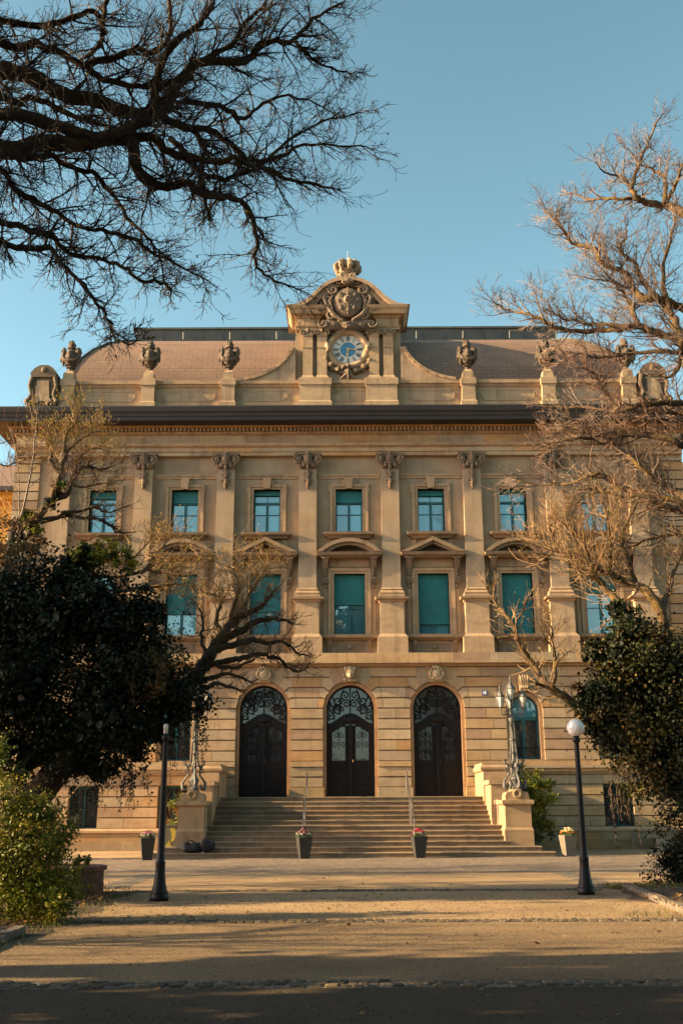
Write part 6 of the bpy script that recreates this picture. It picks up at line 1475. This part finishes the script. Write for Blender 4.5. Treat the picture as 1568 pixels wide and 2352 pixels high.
for pxs, ya, yb, ra, rb, tl, lv, kd in L5:
    path = limb_path(pxs, ya, yb, r, 0.012 if kd != 'p' else 0.004, 4, 0.12 if kd != 'p' else 0); rads = [q*r.uniform(0.9, 1.12) for q in taper(len(path), ra, rb, 0.8)]
    mb = MB(); mb.tube(path, rads, 7); part(mb, 'limb', {'d': M['bark_dark'], 'g': M['bark_gold'], 'p': M['twig_pale']}[kd], t5, True)
    {'g': tg, 'd': td, 'p': tp}[kd].along(path, rads, 0.22 if kd != 'p' else 0.6, tl, lv, rad=0.02, t0=0.25, wig=0.20, up=0.12, kids=4 if lv < 3 else 3, rmin=0.005)
part(tg.mb, 'twigs', M['twig_gold'], t5); part(td.mb, 'dark_twigs', M['twig_brown'], t5); part(tp.mb, 'pale_shoots', M['twig_pale'], t5)
lm = MB()
for (p, d) in r.sample(tg.tips, min(3000, len(tg.tips))):
    d2 = (d+tg.vec()*0.6).normalized()*r.uniform(0.04, 0.08); s = d2.orthogonal().normalized()*0.018
    lm.add([p, p+d2*0.5+s, p+d2, p+d2*0.5-s], [(0, 1, 2, 3)], r.choice([(0.30, 0.24, 0.04), (0.34, 0.20, 0.05), (0.20, 0.19, 0.03)]))
part(lm, 'young_leaves', M['leaf'], t5)
mb = leaf_cloud([pxc(80, 1200, 34, 27.1), pxc(110, 1160, 26, 27.1), pxc(50, 1230, 36, 27.1), pxc(140, 1120, 20, 27.2)], 1500, 0.11, BUSH+IVY, 34, 0.2, 0.3, None, 0.7)
part(mb, 'ivy', M['ivy'], t5)
mb = MB(); p0 = at(20, 1290, 26.0)
o = bush('hazel_shrub', 'brown leaved shrub at the left edge above the dark ivy', 'shrub', (p0.x, 26.2), [pxc(20, 1250, 55, 26.2), pxc(60, 1270, 45, 26.2), pxc(0, 1320, 60, 26.2), pxc(90, 1250, 28, 26.2), pxc(-40, 1240, 70, 26.2)], 3200, 0.10, BROWN, 42, 16, 7.0, 'twig_gold')

# --- bushes and climbers
p = at(60, 2120, 16.6)
bush('laurel_bush', 'big sunlit yellow green bush in the lower left corner', 'shrub', (p.x-0.3, 16.8), [pxc(70, 1900, 85, 16.8, 0.6), pxc(30, 1990, 110, 16.7, 0.6), pxc(120, 1950, 62, 16.8, 0.5), pxc(130, 2020, 45, 16.8, 0.45), pxc(60, 2060, 90, 16.6, 0.6), pxc(20, 1820, 60, 16.9, 0.5), pxc(-30, 1880, 120, 16.8, 0.6), pxc(95, 1860, 40, 16.8, 0.35), pxc(20, 1750, 35, 17.0, 0.35), pxc(-30, 1750, 60, 17.0, 0.4), pxc(60, 2000, 110, 16.6, 0.7), pxc(100, 2080, 70, 16.4, 0.5)], 24000, 0.062, BUSH, 43, 14, 0.9, 'twig_brown')
p = at(190, 2020, 20.4); bush('small_shrub', 'small thin shrub growing behind the low red sandstone wall', 'shrub', (p.x, 20.5), [pxc(185, 1990, 28, 20.5), pxc(205, 1975, 18, 20.5)], 420, 0.065, BUSH, 44, 8, 0.35)
p = at(1215, 1945, 40.5); bush('berry_shrub', 'bushy yellow green shrub right of the right lamp pedestal', 'shrub', (p.x, 41.2), [pxc(1215, 1800, 36, 41.2), pxc(1240, 1830, 38, 41.2), pxc(1225, 1880, 45, 41.2), pxc(1245, 1910, 36, 41.3), pxc(1195, 1780, 24, 41.2), pxc(1262, 1810, 18, 41.2), pxc(1205, 1840, 40, 41.2)], 6500, 0.11, BUSH, 45, 16, 1.3, 'twig_brown')
p = at(412, 1945, 40.8); bush('climbing_shrub', 'climbing green shrub between the left lamp pedestal and the wall', 'shrub', (p.x, 41.3), [pxc(405, 1850, 20, 41.3), pxc(412, 1890, 22, 41.3), pxc(400, 1920, 22, 41.3), pxc(415, 1830, 16, 41.3), pxc(385, 1890, 14, 41.4)], 2200, 0.10, BUSH+BROWN, 46, 10, 1.2, 'twig_brown')

bush('shade_shrub', 'unseen evergreen shrub added outside the left edge to shade the foot of the big bush', 'shrub', (-9.3, 15.3), [(Vector((-9.3, 14.2+0.8*i, 1.0)), (0.8, 0.8, 1.0), 1.0) for i in range(5)], 5000, 0.14, IVY, 47, 6, 0.8)  # added out of view to darken the lower part of the bush

# grass and leaf litter
r = random.Random(77); mb = MB()
for i in range(3200):
    if r.random() < 0.75: x = r.uniform(5.4, 8.6); y = r.gauss(22.8, 0.4)
    elif r.random() < 0.25: x = r.uniform(4.2, 6.4); y = r.gauss(17.0, 0.35)
    else: x = r.gauss(-4.25, 0.22); y = r.uniform(13, 22.5)
    h = r.uniform(0.03, 0.11); a = r.uniform(0, PI); d = Vector((math.cos(a), math.sin(a), 0))*0.006; l_ = Vector((r.gauss(0, 0.03), r.gauss(0, 0.03), h)); q = Vector((x, y, 0.02))
    mb.add([q-d, q+d, q+l_], [(0, 1, 2)], r.choice([(0.10, 0.13, 0.02), (0.14, 0.14, 0.03), (0.07, 0.09, 0.02)]))
tag(mb.build('grass', M['leaf']), 'sparse grass tufts along the bed edges', 'grass', None, 'stuff')
mb = MB()
for i in range(2600):
    u = r.random()
    if u < 0.45: x = -4.2-abs(r.gauss(0, 1.0)); y = r.uniform(12, 22.5)
    elif u < 0.85: x = 5.2+abs(r.gauss(0, 1.0)); y = r.uniform(12, 23)
    else: x = r.uniform(-4, 5.2); y = r.uniform(9, 28)
    s = r.uniform(0.018, 0.045)*(1 if u < 0.85 else 1.0); a = r.uniform(0, 2*PI); d = Vector((math.cos(a), math.sin(a), r.gauss(0, 0.25)))*s; e_ = Vector((-math.sin(a), math.cos(a), r.gauss(0, 0.3)))*s*0.6; q = Vector((x, y, 0.02+(0.09 if u < 0.85 else 0)))
    mb.add([q-d, q+e_, q+d, q-e_], [(0, 1, 2, 3)], r.choice([(0.20, 0.10, 0.04), (0.28, 0.15, 0.05), (0.12, 0.07, 0.03), (0.32, 0.2, 0.07)]))
gm_ = MB()
for i in range(6500):
    y = 9+12*r.random()**1.7; x = r.uniform(-4.2, 5.3); a = r.uniform(0.004, 0.013)*(1 if y < 14 else 1.4); q = r.uniform(0.5, 1.5)
    gm_.add([(x-a, y-a*0.7, 0), (x+a, y-a*0.8, 0), (x+a*0.8, y+a, 0), (x-a*0.9, y+a*0.8, 0), (x+r.uniform(-a, a)*0.4, y+r.uniform(-a, a)*0.4, a*1.1)], [(0, 1, 4), (1, 2, 4), (2, 3, 4), (3, 0, 4)], tuple(v*q*(0.30 if y < 10.75 else 0.8) for v in (0.26, 0.20, 0.13)))  # nearest grit darkened along with the painted shade of the asphalt
tag(gm_.build('gravel', M['step']), 'loose grit lying on the avenue', 'gravel', None, 'stuff')
tag(mb.build('leaf_litter', M['leaf']), 'scattered dry leaves on the avenue and beds', 'leaves', None, 'stuff')

# --- park trees outside the frame on the sunny side; their shade falls across the avenue
def park_tree(x, y, h, zc, rad, n, seed, label):
    o = thing('park_tree', label, 'tree', (x, y, 0), 'park trees left of the avenue'); mb = MB(); mb.tube([(x, y, 0), (x+0.1, y, h*0.4), (x, y+0.1, h*0.8)], [0.3, 0.22, 0.08], 8); part(mb, 'trunk', M['bark_dark'], o, True)
    r_ = random.Random(seed); cls = []
    for i in range(9): cls.append((Vector((x+r_.gauss(0, rad*0.4), y+r_.gauss(0, rad*0.4), zc+r_.uniform(0, h-zc))), (rad*0.6, rad*0.6, (h-zc)*0.28), 1.0))
    part(leaf_cloud(cls, n, 0.34, IVY, seed, 0.2, 0.1, None, 0.7), 'crown', M['leaf'], o)
for i, (x, y, h, zc, rad, n) in enumerate([(-13.5, 6.5, 12.5, 1.0, 2.2, 5200), (-17, 9.0, 13, 1.0, 2.0, 5200), (-14.5, 2.5, 13, 1.0, 2.4, 4600), (-19.5, 4.5, 14, 1.0, 2.6, 4600), (-18.5, 18.9, 12.5, 1.0, 1.7, 5200), (-22, 18.0, 13.5, 1.0, 1.7, 4600), (-12, -1, 12, 1, 2.4, 3600)]):
    park_tree(x, y, h, zc, rad, n, 60+i, 'dense park tree outside the left edge whose shade falls over the avenue')
for i, (x, y, h) in enumerate([(-15.5, 22.6, 9), (-17.5, 26.0, 10), (-14.5, 28.5, 8), (-15.5, 12.6, 6)]):
    o = thing('bare_park_tree', 'bare park tree outside the left edge whose branches throw streaky shadows on the avenue', 'tree', (x, y, 0), 'bare park trees left of the avenue'); tw = Twigs(80+i); mb = MB(); mb.tube([(x, y, 0), (x+0.1, y, h*0.3), (x, y+0.1, h*0.6), (x, y, h*0.85)], [0.2, 0.16, 0.1, 0.04], 8); part(mb, 'trunk', M['bark_dark'], o, True)
    for k in range(13): a = k*2.4; tw.grow(Vector((x, y, h*(0.16+0.055*k))), Vector((math.cos(a), math.sin(a)*0.8, 0.5)).normalized(), 2.6, 0.07, 2, 0.22, 0.05, 6, 4, 0.012)
    part(tw.mb, 'crown', M['twig_dark'], o)
park_tree(-14.2, 36.6, 5.6, 0.8, 1.0, 2600, 75, 'dense evergreen outside the left edge that shades the left stair pedestal')
# the park behind and to the right of the viewpoint: seen as dark reflections in the doors, and it shades the avenue from the sky; the overhead canopy is added only to block sky light
cls = []; r_ = random.Random(91)
for i in range(40):
    a = r_.random(); x = -26+52*a; y = r_.uniform(-24, -9); hh = r_.uniform(6, 9.5); cls.append((Vector((x, y, hh*0.5)), (3.2, 3.2, hh*0.5), 1.0))
for i in range(16):
    y = -8+28*i/15; hh = r_.uniform(8, 12); cls.append((Vector((15.5+r_.uniform(0, 3), y, hh*0.5)), (2.4, 2.4, hh*0.5), 0.8))
for i in range(16):
    y = -8+24*i/15; hh = r_.uniform(9, 12); cls.append((Vector((11.2+r_.uniform(0, 1.5), y, hh*0.55)), (2.0, 2.0, hh*0.5), 0.8))
for i in range(34): cls.append((Vector((r_.uniform(-12, 12), r_.uniform(-12, 6.0), r_.uniform(15.6, 17.5))), (2.6, 2.2, 1.5), 1.1))  # unseen rear canopy, added to cut sky light on the foreground
for i in range(30): y = r_.uniform(6, 13); cls.append((Vector((r_.uniform(-5, 11), y, 1.6+0.92*(y+2.2)+2.6+r_.uniform(0, 1))), (2.4, 2.0, 1.4), 1.1))  # unseen front canopy, added above the view to darken the avenue
tag(leaf_cloud(cls, 52000, 0.75, IVY, 92, 0.2, 0.1, None, 0.8).build('woodland', M['leaf']), 'dark mass of park trees behind the viewpoint and beyond the right edge, with an unseen overhead canopy added to block sky light', 'woodland', None, 'stuff')
